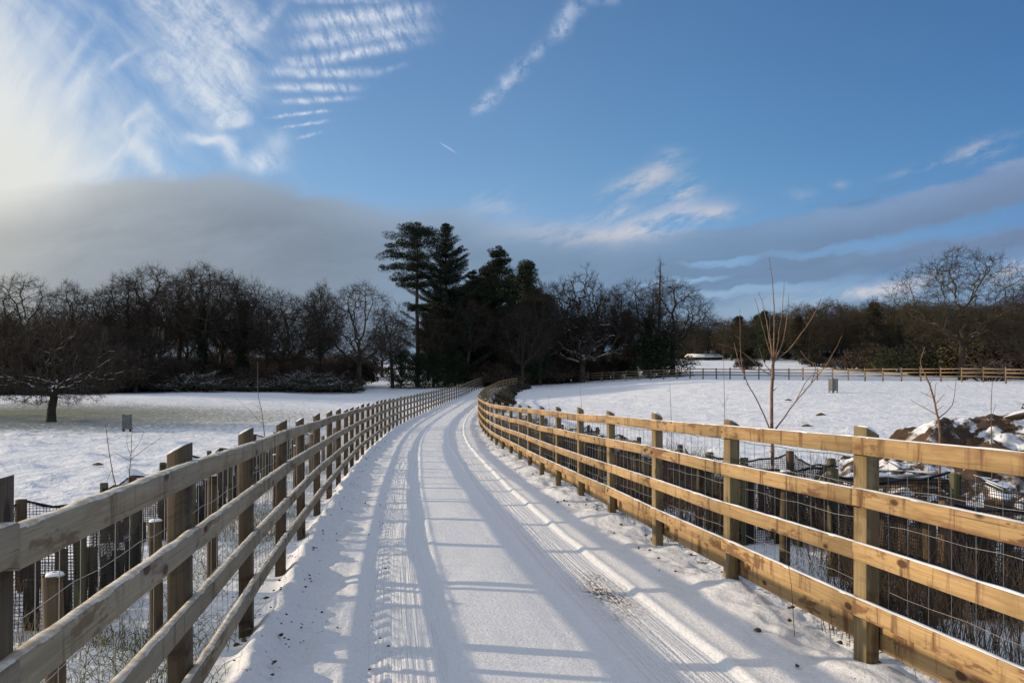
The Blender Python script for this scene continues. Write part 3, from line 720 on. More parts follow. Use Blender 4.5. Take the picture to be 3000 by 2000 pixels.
# ------------------------------------------------------------ stakes and netting cages in the planting strips
def round_stake(r, h, seed):
    rnd = random.Random(seed); b = MB()
    b.line([(0, 0, -.3), (0, 0, h * .5), (rnd.gauss(0, .006), rnd.gauss(0, .006), h)], [r, r * .98, r * .96], 10)
    n = 10; cap = [(math.cos(2 * math.pi * i / n) * r * .96, math.sin(2 * math.pi * i / n) * r * .96, h - .001) for i in range(n)]
    b.arr(cap, [list(range(n))]); me = b.mesh('stake', True)
    c = MB(); V = []; nu = 10; nv = 4
    for j in range(nv + 1):
        f = j / nv
        for i in range(nu):
            a = 2 * math.pi * i / nu; V.append((math.cos(a) * r * .95 * math.cos(f * 1.5) ** .5 + .004, math.sin(a) * r * .9 * math.cos(f * 1.5) ** .5, h + .015 * math.sin(f * 1.57) - .004))
    c.arr(V, [(j * nu + i, j * nu + (i + 1) % nu, (j + 1) * nu + (i + 1) % nu, (j + 1) * nu + i) for j in range(nv) for i in range(nu)])
    return me, c.mesh('snow_cap', True)
SM = [round_stake(.038, .72, 1), round_stake(.042, .80, 2), round_stake(.036, .66, 3)]
ordw = ['first', 'second', 'third', 'fourth', 'fifth', 'sixth', 'seventh', 'eighth', 'ninth', 'tenth', 'eleventh', 'twelfth', 'thirteenth', 'fourteenth']
def stake(x, d, k, label, group, mat='post_timber'):
    z = gz(x, d); root = empty('stake', (x, d, z), random.Random(int(d * 100)).random() * 6, label, 'stake', group)
    o = link('pole', SM[k][0], None, root)
    if not SM[k][0].materials: SM[k][0].materials.append(M[mat])
    link('snow_cap', SM[k][1], M['snow'], o)
ls = [(-1.76, 3.2), (-1.98, 4.62)] + [(float(XL(d)) - .52, d) for d in (6.5, 8.3, 10.1, 12.0, 14.0, 16.1, 18.4, 21)]
for i, (x, d) in enumerate(ls): stake(x, d, (0, 0, 1, 2)[i % 4], '%s short snow-topped stake from the camera behind the left fence' % ordw[i], 'short stakes behind the left fence')
rsx = [(2.42, 4.8), (2.07, 6.3), (1.92, 8.5)] + [(float(XR(d)) + .58, d) for d in (10.6, 12.6, 14.8, 17, 19.4, 22)]
for i, (x, d) in enumerate(rsx): stake(x, d, (0, 1, 2)[i % 3], '%s snow-topped round stake from the camera behind the right fence' % ordw[i], 'round stakes behind the right fence')

def make_cage(w, l, h, seed, planks=True, gap=.020):
    """square netting cage round a young tree; origin at its middle on the ground"""
    rnd = random.Random(seed); parts = []
    cs = [(-w/2, -l/2), (w/2, -l/2), (w/2, l/2), (-w/2, l/2)]
    for (x, y) in cs:
        b = MB(); hh = h * rnd.uniform(.96, 1.06)
        b.quad_prism(chamf(.06, .06, .004), Vector((x, y, -.25)), Vector((x + rnd.gauss(0, .01), y + rnd.gauss(0, .01), hh)), rnd.random() * 9, True, Vector((1, 0, 0)), Vector((0, 1, 0)))
        parts.append(('corner_post', b.mesh('corner_post'), rnd.choice(['green_timber', 'old_timber'])))
    net = MB()
    for s_ in range(4):
        a, b_ = cs[s_], cs[(s_ + 1) % 4]; L = math.hypot(a[0] - b_[0], a[1] - b_[1]); n = int(L / gap)
        sag = lambda t: -.05 * math.sin(math.pi * t) + .012 * math.sin(t * 17 + seed)
        dx, dy = (b_[0] - a[0]) / L, (b_[1] - a[1]) / L
        bul = lambda t, z: .02 * math.sin(t * 7 + z * 5 + seed + s_)
        P = lambda t, z: (a[0] + dx * L * t + dy * (bul(t, z) + .035), a[1] + dy * L * t - dx * (bul(t, z) + .035), z)
        for i in range(n + 1):
            t = i / n; top = h - .03 + sag(t)
            net.line([P(t, .04), P(t, top * .5), P(t, top)], .0026, 3)
        for j in range(int(h / .022)):
            z = .05 + j * .022
            net.line([P(t, min(z, h - .035 + sag(t))) for t in (0, .2, .4, .6, .8, 1)], .0026, 3)
        net.line([P(t, h - .03 + sag(t)) for t in (0, .125, .25, .375, .5, .625, .75, .875, 1)], .009, 4)
    parts.append(('netting', net.mesh('netting'), 'black_net'))
    if planks:
        pl = MB()
        for s_ in range(4):
            a, b_ = cs[s_], cs[(s_ + 1) % 4]; L = math.hypot(a[0] - b_[0], a[1] - b_[1]); n = int(L / .17)
            dx, dy = (b_[0] - a[0]) / L, (b_[1] - a[1]) / L
            for i in range(n):
                t = (i + .5) / n + rnd.gauss(0, .02); hh = h * (rnd.uniform(.55, .8) if planks is True else rnd.uniform(.35, .56))
                c = Vector((a[0] + dx * L * t - dy * .03, a[1] + dy * L * t + dx * .03, 0))
                pl.quad_prism(chamf(.085, .018, .002), c - UP * .1, c + UP * hh, rnd.random() * 9, True, Vector((dx, dy, 0)), Vector((-dy, dx, 0)))
        parts.append(('slats', pl.mesh('slats'), 'old_timber'))
    return parts
CG = [make_cage(.9, 1.2, .72, 1), make_cage(.85, .85, .78, 2), make_cage(.8, 1.0, .66, 3), make_cage(.8, 1.1, .66, 4, 'low', .022), make_cage(.8, .85, .60, 5, 'low', .022)]
def cage(x, d, k, label, group, rz=0.0, sc=1.0):
    root = empty('netting_cage', (x, d, gz(x, d)), rz, label, 'tree guard', group); root.scale = (sc,) * 3
    for nm, me, mt in CG[k]: link(nm, me, M[mt], root)
for i, (x, d, k) in enumerate([(-3.1, 5.55, 3), (-3.55, 8.4, 4), (-3.9, 10.6, 3), (-4.3, 13.2, 4), (-4.7, 16.2, 3), (-5.1, 19.5, 4)]):
    cage(x, d, k, '%s black netting cage from the camera behind the left fence' % ordw[i], 'netting cages behind the left fence', .14)
for i, (x, d, k) in enumerate([(3.0, 5.7, 0), (2.5, 8.1, 1), (2.0, 10.9, 2), (1.55, 14.0, 0), (1.2, 16.6, 1), (.9, 19.6, 2), (.45, 23, 1), (0.1, 27, 0)]):
    cage(x, d, k, '%s black netting cage from the camera behind the right fence' % ordw[i], 'netting cages behind the right fence', .12, 1.08 if i == 0 else 1)

# ------------------------------------------------------------ saplings (drawn as polylines of photo columns/rows at a distance)
def sapling(name, d, strokes, mat, label, group=None, dz=0.25, seed=0, base=None):
    """strokes: list of (radius at start, radius at end, [(px, py), ...]); first stroke is the stem from the ground"""
    rnd = random.Random(seed); x0 = (strokes[0][2][0][0] - 1500) / F * d; z0 = gz(x0, d)
    root = empty(name, (x0, d, z0), 0, label, 'sapling', group)
    stem = MB()
    for i, (r0, r1, pts) in enumerate(strokes):
        dd = 0 if i == 0 else rnd.uniform(-dz, dz); n = len(pts); P = []
        for j, (px, py) in enumerate(pts):
            dj = d + dd * j / max(1, n - 1); x = (px - 1500) / F * dj
            P.append(Vector((x, dj, zrow(py, dj))))
        if i == 0: P.insert(0, Vector((x0, d, z0 - .1)))
        # smooth subdivision
        Q = []
        for j in range(len(P) - 1):
            p0 = P[max(j - 1, 0)]; p1 = P[j]; p2 = P[j + 1]; p3 = P[min(j + 2, len(P) - 1)]
            for q in range(4):
                t = q / 4; Q.append(.5 * ((2 * p1) + (p2 - p0) * t + (2*p0 - 5*p1 + 4*p2 - p3) * t*t + (3*p1 - p0 - 3*p2 + p3) * t**3))
        Q.append(P[-1]); m = len(Q)
        Q = [tuple(q - root.location + (Vector((rnd.gauss(0, .002), rnd.gauss(0, .002), 0)) if 0 < k < m - 1 else Vector())) for k, q in enumerate(Q)]
        rad = [max(.0018, (r0 + (r1 - r0) * k / (m - 1)) * (.8 if i == 0 else .62)) for k in range(m)]
        br = stem if i == 0 or len(strokes) < 4 else MB()
        br.line(Q, rad, 6)
        # buds and side spurs
        for k in range(2, m - 1, 2):
            if rnd.random() < .75:
                a = rnd.random() * 6.28; L = rnd.uniform(.02, .06); q = Q[k]
                br.line([q, (q[0] + math.cos(a) * L, q[1] + math.sin(a) * L, q[2] + L * .8)], [rad[k] * .5, .0012], 3)
        if br is not stem: link('branch', br.mesh('branch', True), M[mat], root)
    link('stem', stem.mesh('stem', True), M[mat], root); 
Z8 = lambda pts: [(2100 + .3827 * x, 650 + .3827 * y) for x, y in pts]
sapling('sapling', 8.1, [
    (.022, .018, [(2262, 1330)] + Z8([(420, 1300), (435, 1060)])),
    (.014, .003, Z8([(435, 1060), (440, 800), (430, 500), (400, 268)])),
    (.012, .003, Z8([(440, 1060), (470, 900), (505, 650), (515, 450)])),
    (.011, .003, Z8([(445, 1060), (500, 930), (535, 750), (552, 545)])),
    (.012, .003, Z8([(430, 1060), (400, 880), (365, 680), (320, 540)])),
    (.010, .003, Z8([(428, 1065), (385, 930), (340, 760), (292, 585)])),
    (.009, .003, Z8([(440, 1070), (410, 900), (405, 730)])),
    (.012, .003, Z8([(445, 1065), (560, 970), (650, 850), (740, 720), (800, 580)])),
    (.012, .003, [(2258, 1262)] + Z8([(300, 1350), (205, 1160), (180, 900), (178, 665)])),
    (.009, .003, Z8([(210, 1180), (160, 1050), (133, 920)])),
    (.012, .003, [(2268, 1262)] + Z8([(600, 1380), (720, 1240), (860, 1060), (960, 870)])),
    (.010, .003, Z8([(432, 1180), (330, 1120), (200, 1000), (0, 930)])),
    (.008, .003, Z8([(430, 1170), (360, 1070), (322, 960)])),
    (.008, .003, Z8([(720, 1240), (760, 1100), (700, 1060), (640, 985)])),
    (.007, .003, Z8([(600, 1380), (700, 1200), (800, 1130)])),
], 'sapling_bark', 'tall reddish many-stemmed sapling rising behind the right fence', None, .35, 4)
sapling('sapling', 6.6, [
    (.012, .008, [(2752, 1330), (2752, 1250)] + Z8([(1655, 1330), (1600, 1180)])),
    (.007, .002, Z8([(1600, 1180), (1560, 1080), (1590, 960)])),
    (.007, .002, Z8([(1660, 1350), (1560, 1300)])),
    (.007, .002, Z8([(1690, 1480), (1480, 1360)])),
    (.007, .002, Z8([(1670, 1400), (1740, 1320)])),
    (.008, .002, Z8([(1700, 1500), (1800, 1400), (1832, 1200)])),
    (.006, .002, Z8([(1665, 1350), (1680, 1230)])),
], 'sapling_bark', 'small forked sapling beside the snowy earth mound', None, .2, 5)
sapling('sapling', 9.5, [(.009, .003, [(2906, 1290), (2904, 1200), (2907, 1105)]), (.004, .002, [(2905, 1230), (2918, 1180)])], 'sapling_dark', 'single thin whip standing in front of the snowy mound at the right', None, .1, 6)
sapling('sapling', 7.6, [
    (.009, .003, [(345, 1480), (337, 1414), (322, 1340), (309, 1246)]),
    (.004, .002, [(330, 1370), (312, 1410)]), (.003, .0015, [(322, 1340), (300, 1330)])], 'sapling_dark', 'thin bare whip behind the left fence, leftmost of the near saplings', None, .2, 7)
sapling('sapling', 8.6, [
    (.010, .003, [(376, 1480), (378, 1404), (382, 1350), (388, 1252)]),
    (.005, .002, [(382, 1350), (330, 1322)]), (.005, .002, [(384, 1345), (430, 1310), (475, 1280)]), (.004, .002, [(383, 1335), (372, 1300), (372, 1268)]),
    (.004, .002, [(380, 1360), (440, 1360)]), (.004, .002, [(385, 1325), (412, 1290), (420, 1262)])], 'sapling_dark', 'forked bare sapling behind the left fence near a snow-topped post', None, .25, 8)
sapling('sapling', 15.0, [
    (.014, .004, [(778, 1330), (775, 1277), (768, 1210), (756, 1150), (755, 1060)]),
    (.007, .002, [(770, 1245), (735, 1205), (690, 1165)]), (.007, .002, [(772, 1250), (795, 1220)]), (.006, .002, [(765, 1200), (742, 1180)])], 'sapling_dark', 'thin leaning sapling in the left field behind the curving fence', None, .3, 9)
for i, (px, d, top, lab) in enumerate(((1702, 21, 1135, 'thin whip on the right field standing above the fence curve'), (1964, 13.5, 1125, 'thin two-stemmed whip behind the right fence near the third cage'), (1608, 24, 1158, 'low thin whip close to the bend of the right fence'), (2120, 17, 1010, 'slender whip left of the tall reddish sapling'), (848, 17, 1215, 'tiny whip right of the leaning sapling on the left field'))):
    b = HY + F * (1.4 - gz((px - 1500) / F * d, d)) / d
    sapling('sapling', d, [(.008 + d * .0003, .003, [(px, b), (px + 3, (b + top) / 2), (px - 2, top)]), (.005, .002, [(px + 2, (b + top) / 2 + 10), (px - 16, (b + top) / 2 - 22)]), (.005, .002, [(px + 2, (b + top) / 2), (px + 14, (b + top) / 2 - 30)])], 'sapling_dark', lab, None, .1, 20 + i)

# ------------------------------------------------------------ dead stems and grass in the planting strips
def grass(name, label, region, count, hmin, hmax, mat, seed, rad=.0016, clumps=30, curl=.25):
    rnd = random.Random(seed); b = MB(); cl = [region(rnd) for _ in range(clumps)]
    for i in range(count):
        c = rnd.choice(cl); x = c[0] + rnd.gauss(0, .12); y = c[1] + rnd.gauss(0, .18); z = gz(x, y) - .02
        h = rnd.uniform(hmin, hmax) * c[2]; a = rnd.random() * 6.28; k = rnd.uniform(.05, curl) * h * 2
        b.line([(x, y, z), (x + math.cos(a) * k * .35, y + math.sin(a) * k * .35, z + h * .55), (x + math.cos(a) * k, y + math.sin(a) * k, z + h)], [rad * 1.3, rad, rad * .4], 3)
        if h > .35 and rnd.random() < .6:
            for _ in range(2):
                t = rnd.uniform(.4, .9); a2 = rnd.random() * 6.28; L = h * .2
                p = (x + math.cos(a) * k * t * t, y + math.sin(a) * k * t * t, z + h * t)
                b.line([p, (p[0] + math.cos(a2) * L * .6, p[1] + math.sin(a2) * L * .6, p[2] + L)], [rad * .8, rad * .3], 3)
    o = link(name, b.mesh(name), M[mat]); tag(o, label, 'grass', None, 'stuff')
def regL(r):
    d = 2.2 + 22 * r.random() ** 1.5; return (float(XL(d)) - r.uniform(.35, 2.0), d, r.uniform(.5, 1))
def regR(r):
    d = 3.6 + 26 * r.random() ** 1.6; return (float(XR(d)) + r.uniform(.3, 1.9), d, r.uniform(.5, 1))
grass('dead_stems', 'dry brown stems growing through the snow behind the left fence', regL, 2600, .12, .34, 'dry_grass', 1, .0016, 60)
grass('dead_stems', 'dry brown stems growing through the snow behind the right fence', regR, 8500, .3, .9, 'sapling_dark', 2, .0019, 90)
grass('grass_tufts', 'green and straw grass tufts at the foot of the left fence', lambda r: (lambda d: (float(XL(d)) - r.uniform(.15, 1.2), d, r.uniform(.5, 1)))(2.0 + 9 * r.random()), 3600, .05, .17, 'green_grass', 3, .0018, 80, .9)
grass('grass_tufts', 'straw-coloured grass poking up along the right planting strip', regR, 3000, .08, .25, 'dry_grass', 4, .0018, 120, .9)

def clods():
    rnd = random.Random(3); b = MB()
    def lump(x, y, z, r):
        V = []; n = 7
        for j, (f, q) in enumerate(((-.4, .7), (.1, 1.0), (.6, .65))):
            for i in range(n):
                a = 2 * math.pi * i / n; k = r * q * rnd.uniform(.45, 1.55); V.append((x + math.cos(a) * k, y + math.sin(a) * k * 1.1, z + f * r * .8))
        V.append((x, y, z + r * .75)); fq = [(j * n + i, j * n + (i + 1) % n, (j + 1) * n + (i + 1) % n, (j + 1) * n + i) for j in range(2) for i in range(n)]
        b.arr(V, fq); b.arr(V, [(2 * n + i, 2 * n + (i + 1) % n, 3 * n) for i in range(n)])
    for i in range(520):
        d = 2.2 + 24 * rnd.random() ** 1.6; e = abs(rnd.gauss(.16, .13)) if rnd.random() < .6 else rnd.uniform(.05, .85)
        x = float(XL(d)) + e; r = rnd.uniform(.003, .010) * (1.8 if e < .3 and rnd.random() < .25 else 1)
        lump(x, d, gz(x, d) + (.055 if e < .3 else .002), r)
    for i in range(120):
        d = 3.0 + 22 * rnd.random() ** 1.6; e = rnd.uniform(-.2, .4); x = float(XR(d)) - e; lump(x, d, gz(x, d) + .02, rnd.uniform(.006, .018))
    tag(link('soil_clods', b.mesh('soil_clods'), M['soil']), 'small dark clods and dead leaves scattered on the snowy track verges', 'soil', None, 'stuff')
clods()

# ------------------------------------------------------------ trees
def U(v):
    n = math.sqrt(v[0]*v[0] + v[1]*v[1] + v[2]*v[2]) + 1e-9; return (v[0]/n, v[1]/n, v[2]/n)
PROTO = {}
class Crown:
    """bare tree grown towards points that fill its crown: limbs split towards ever smaller groups of points"""
    def __init__(s, seed, H, w, z0, fork, r, n=1100, lean=0.0, gnarl=.10, shape=1.0, lobes=.22, droop=0.0, tuft=6, tl=.85, rmin=.010, vert=0.0, r_twig=.008, side=None):
        s.r = random.Random(seed); rn = s.r; s.limb = MB(); s.twig = MB(); s.tips = []; s.gn = gnarl; s.rm = rmin; s.tuft = tuft; s.tl = tl; s.vert = vert; s.rt = r_twig
        off = rn.random() * 90; pts = []
        zc = z0 + (H - z0) * .42
        while len(pts) < n:
            q = (rn.uniform(-1, 1), rn.uniform(-1, 1), rn.uniform(-1, 1)); m = math.sqrt(q[0]**2 + q[1]**2 + q[2]**2)
            if m > 1 or m < .25 or (m < .8 and rn.random() > .25 + .6 * m): continue
            u = (q[0]/m, q[1]/m, q[2]/m)
            lob = 1 - lobes + 2 * lobes * (mnoise.noise(Vector((u[0]*1.9 + off, u[1]*1.9, u[2]*1.9))) * .5 + .5) * 1.0
            zz = q[2] * ((H - zc) if q[2] > 0 else (zc - z0)); ww = w
            if q[2] > 0: ww = w * (1 - (q[2] ** 2) * (1 - shape) )
            x, y = q[0] * ww * lob, q[1] * ww * lob; z = zc + zz * (lob if q[2] > 0 else 1) - droop * math.hypot(x, y)
            if side and x * side < -w * .75: continue
            pts.append((x + lean * z, y, max(z, .4)))
        top = max(p[2] for p in pts); pts = [(p[0], p[1], p[2] * H / top) for p in pts]
        P = np.array(pts); s.P = P; s.RN = np.random.RandomState(seed)
        f = (lean * fork, 0, fork); s.limb.line([(0, 0, -.4), (0, 0, 0), (lean * fork * .3 + rn.gauss(0, .03), rn.gauss(0, .05), fork * .45), f], [r * 1.45, r * 1.25, r, r * .92], 10)
        s.r0 = r; s.n0 = n
        s.split(np.array(f), np.array([lean * .4, 0, 1.0]), P, 0, r * .92)
    def split(s, p, d, P, lv, rp):
        rn = s.r; n = len(P)
        if n <= 2:
            for q in P: s.seg(p, d, q, min(rp, .012), .006, 3, True)
            return
        k = (5 if lv == 0 else 3 if lv < 3 and n > 40 else 2)
        if n < k * 2: k = 2
        V = P - p; V /= np.linalg.norm(V, axis=1, keepdims=True) + 1e-9
        # farthest-point seeds, then two rounds of k-means on directions and places
        F_ = np.concatenate([V * 1.0, P / (np.std(P) + 1e-6) * .45], 1); c = [F_[s.RN.randint(n)]]
        for _ in range(k - 1):
            dd = np.min([np.sum((F_ - q) ** 2, 1) for q in c], 0); c.append(F_[int(np.argmax(dd * s.RN.uniform(.5, 1, n)))])
        c = np.array(c)
        for _ in range(3):
            lab = np.argmin(((F_[:, None, :] - c[None]) ** 2).sum(2), 1)
            for j in range(k):
                if np.any(lab == j): c[j] = F_[lab == j].mean(0)
        for j in range(k):
            Q = P[lab == j]
            if not len(Q): continue
            cen = Q.mean(0); L = np.linalg.norm(cen - p); fr = rn.uniform(.34, .52) if lv else rn.uniform(.28, .42)
            tgt = p + (cen - p) * fr; tgt[2] += s.vert * L * .1
            r1 = max(s.r0 * 1.15 * (len(Q) / s.n0) ** .52, .009); ra = min(rp * .9, r1 * 1.12)
            d2 = s.seg(p, d, tgt, ra, r1 * .92, 7 if r1 > .09 else 5 if r1 > .04 else 4 if r1 > .02 else 3, False)
            s.split(tgt, d2, Q, lv + 1, r1 * .92)
    def seg(s, p, d, q, r0, r1, k, end):
        rn = s.r; v = q - p; L = float(np.linalg.norm(v)) + 1e-6; dn = d / (np.linalg.norm(d) + 1e-9)
        c1 = p + dn * L * .33; n = 4 if L < .8 else 6; pts = []
        for i in range(n):
            t = i / (n - 1); b = p * (1-t)**2 + c1 * 2*t*(1-t) + q * t*t
            if 0 < i < n - 1: b = b + np.array([rn.gauss(0, 1), rn.gauss(0, 1), rn.gauss(0, 1)]) * s.gn * L * .35
            pts.append(tuple(float(x) for x in b))
        (s.limb if r0 > .030 else s.twig).line(pts, [r0 + (r1 - r0) * i / (n - 1) for i in range(n)], k)
        dirv = (np.array(pts[-1]) - np.array(pts[-2])); dirv /= np.linalg.norm(dirv) + 1e-9
        if r0 < .05:      # side shoots
            m = s.tuft if end else max(1, int(L * 2.2))
            for j in range(m):
                t = rn.uniform(.25, 1.0) if end else rn.random(); i = min(int(t * (n - 1)), n - 2); f = t * (n - 1) - i
                b = [pts[i][a] + (pts[i+1][a] - pts[i][a]) * f for a in range(3)]
                e = U((dirv[0] * .9 + rn.gauss(0, .55), dirv[1] * .9 + rn.gauss(0, .55), dirv[2] * .9 + rn.gauss(0, .5) + .12)); l = s.tl * rn.uniform(.4, 1.1)
                mid = (b[0] + e[0]*l*.5 + rn.gauss(0, .04), b[1] + e[1]*l*.5 + rn.gauss(0, .04), b[2] + e[2]*l*.5 + rn.gauss(0, .04))
                s.twig.line([tuple(b), mid, (b[0] + e[0]*l, b[1] + e[1]*l, b[2] + e[2]*l + .04)], [s.rt, s.rt * .8, s.rt * .5], 3)
            if end: s.tips.append(pts[-1])
        return dirv
def add_leaf_cloud(b, rnd, c, rad, n, size, flat=1.0, el=2.2):
    """n small pointed leaves/needle tufts inside an ellipsoid"""
    for _ in range(n):
        while True:
            q = (rnd.uniform(-1, 1), rnd.uniform(-1, 1), rnd.uniform(-1, 1))
            m = q[0]**2 + q[1]**2 + q[2]**2
            if m < 1 and m > rnd.random() * .5: break
        p = (c[0] + q[0] * rad[0], c[1] + q[1] * rad[1], c[2] + q[2] * rad[2])
        d = U((rnd.gauss(0, 1) + q[0], rnd.gauss(0, 1) + q[1], rnd.gauss(0, flat) + q[2] * flat)); e = U((rnd.gauss(0, 1), rnd.gauss(0, 1), rnd.gauss(0, 1)))
        e = U((d[1]*e[2] - d[2]*e[1], d[2]*e[0] - d[0]*e[2], d[0]*e[1] - d[1]*e[0])); L = size * rnd.uniform(.6, 1.3); w = L / el / 2
        b.append((tuple(p[i] - d[i]*L/2 for i in range(3)), tuple(p[i] + e[i]*w for i in range(3)), tuple(p[i] + d[i]*L/2 for i in range(3)), tuple(p[i] - e[i]*w for i in range(3))))
def leaf_mesh(name, L):
    V = np.array(L, float).reshape(-1, 3); Fq = np.arange(len(V)).reshape(-1, 4); b = MB(); b.arr(V, Fq); return b.mesh(name)
def proto_bare(key, seed, H, barkmat, twigmat, ivy=0, **kw):
    T_ = Crown(seed, H, **kw); lean = kw.get('lean', 0)
    parts = [('trunk', T_.limb.mesh('trunk', True), barkmat), ('crown', T_.twig.mesh('crown'), twigmat)]
    if ivy:
        rnd = random.Random(seed + 7); L = []; z = 0.0
        while z < ivy:
            f = z / ivy; w = (.75 + .5 * abs(mnoise.noise(Vector((z * .6, seed, 0)))) * 2) * (1.0 - .30 * f) * H * .05
            a0 = mnoise.noise(Vector((z * .4, 0, seed))) * 6
            for j in range(3):
                a = a0 + rnd.gauss(0, 1.2) if j else rnd.random() * 6.28; add_leaf_cloud(L, rnd, (math.cos(a) * w * .55 + lean * z, math.sin(a) * w * .55, z), (w * .8, w * .8, .6), 150, .22, 1, 1.5)
            z += .45
        near_ = [t for t in T_.tips if ivy * .65 < t[2] < H * .8 and math.hypot(t[0] - lean * t[2], t[1]) < kw['w'] * .5]
        for tip in rnd.sample(near_, min(12, len(near_))): add_leaf_cloud(L, rnd, tip, (.45, .45, .45), 60, .22, 1, 1.5)
        parts.append(('ivy', leaf_mesh('ivy', L), 'ivy'))
    PROTO[key] = (parts, H)
proto_bare('oak_a', 21, 13, 'bark', 'twig', w=6.2, z0=2.6, fork=3.0, r=.34, n=1300, gnarl=.09, shape=.55, lobes=.2)
proto_bare('oak_b', 34, 13, 'bark', 'twig', w=5.6, z0=3.2, fork=3.6, r=.32, n=1200, gnarl=.11, shape=.5, lobes=.28, lean=.05)
proto_bare('fan_a', 45, 13, 'bark', 'twig', w=5.8, z0=3.0, fork=2.8, r=.30, n=1300, gnarl=.12, shape=.45, lobes=.16)
proto_bare('fan_b', 52, 13, 'bark', 'twig', w=4.8, z0=4.0, fork=3.4, r=.27, n=1100, gnarl=.13, shape=.45, lobes=.18)
proto_bare('tall_a', 61, 13, 'bark', 'twig', w=3.4, z0=4.2, fork=4.2, r=.24, n=850, gnarl=.12, shape=.4, lobes=.25)
proto_bare('tall_b', 68, 13, 'bark', 'twig', w=3.8, z0=5.2, fork=5.0, r=.24, n=850, gnarl=.16, shape=.4, lobes=.3, lean=-.09)
proto_bare('ivy_a', 75, 14, 'bark', 'twig', 9.0, w=5.2, z0=4.5, fork=5.0, r=.32, n=1200, gnarl=.13, shape=.5, lobes=.18)
proto_bare('ivy_b', 83, 13, 'bark', 'twig', 9.5, w=5.6, z0=3.5, fork=4.0, r=.30, n=1100, gnarl=.10, shape=.5, lobes=.28, lean=.04)
proto_bare('twist', 96, 12, 'bark_snowy', 'twig', w=4.4, z0=3.6, fork=3.4, r=.34, n=520, gnarl=.34, shape=.6, lobes=.42, tuft=6, tl=.7)
proto_bare('spindle', 98, 13, 'bark', 'twig', w=1.0, z0=6, fork=8.5, r=.17, n=160, gnarl=.12, shape=.3, lobes=.3, tuft=3, tl=.6)
proto_bare('olive', 104, 10, 'bark', 'twig_olive', w=4.6, z0=1.2, fork=1.6, r=.26, n=1500, gnarl=.14, shape=.6, lobes=.25, tuft=7)
proto_bare('scrub', 111, 7, 'bark_snowy', 'twig', w=4.2, z0=.3, fork=.7, r=.22, n=1300, gnarl=.22, shape=.6, lobes=.3, tuft=6, tl=.6)
proto_bare('low_snowy', 117, 7, 'bark_snowy', 'twig', w=5.0, z0=1.6, fork=1.8, r=.26, n=420, gnarl=.3, shape=.6, lobes=.35, tuft=3, tl=.5)
proto_bare('field_oak', 127, 6.8, 'bark_snowy', 'twig', w=4.6, z0=.9, fork=1.55, r=.24, n=1700, gnarl=.24, shape=.7, lobes=.25, lean=.12, tuft=5, tl=.42, r_twig=.006, droop=.06)
proto_bare('big_right', 131, 13, 'bark', 'twig_olive', w=6.6, z0=3.4, fork=3.4, r=.26, n=1500, gnarl=.19, shape=.5, lobes=.30, tuft=7, lean=-.02)

def bend_path(rnd, a, b, sag, n=6):
    P = []
    for i in range(n):
        t = i / (n - 1); P.append((a[0] + (b[0]-a[0])*t, a[1] + (b[1]-a[1])*t, a[2] + (b[2]-a[2])*t + sag * math.sin(t * math.pi) + rnd.gauss(0, .03)))
    return P
def proto_pine(key, seed, H, layers, trunk_r, lean=0.0):
    """layers: (z fraction, reach left, reach right, thickness) — flat plates of needles on bare limbs"""
    rnd = random.Random(seed); lim = MB(); L = []
    lim.line([(0, 0, -.3), (.1, 0, H*.25), (-.05, 0, H*.5), (.05, 0, H*.75), (0, 0, H*.97)], [trunk_r, trunk_r*.85, trunk_r*.7, trunk_r*.45, trunk_r*.15], 9)
    for (zf, rl, rr, th) in layers:
        z = H * zf; n = 7
        for i in range(n):
            a = 2 * math.pi * i / n + rnd.random() * .5; c = math.cos(a); reach = (rr if c > 0 else rl) * (.55 + .45 * abs(c)) * rnd.uniform(.8, 1.08)
            end = (c * reach, math.sin(a) * reach * .8, z + rnd.uniform(-.5, .3) - (.25 * reach * .2)); st = (0, 0, z - .12 * reach - .3)
            P = bend_path(rnd, st, end, .25 * th); lim.line(P, [trunk_r * .28, trunk_r * .2, trunk_r * .16, .06, .05, .03], 5)
            m = max(3, int(reach / .55))
            for j in range(m):
                t = .28 + .75 * (j + rnd.random() * .6) / m; q = tuple(st[k] + (end[k] - st[k]) * t for k in range(3))
                w = th * rnd.uniform(.5, 1.2) * (1.15 - .4 * t)
                add_leaf_cloud(L, rnd, (q[0] + rnd.gauss(0, .25), q[1] + rnd.gauss(0, .4), q[2] + .28 * th + rnd.gauss(0, .12)), (w, w, w * .5), 170, .25, .9, 5.0)
    PROTO[key] = ([('trunk', lim.mesh('trunk', True), 'pine_bark'), ('crown', leaf_mesh('crown', L), 'needles')], H)
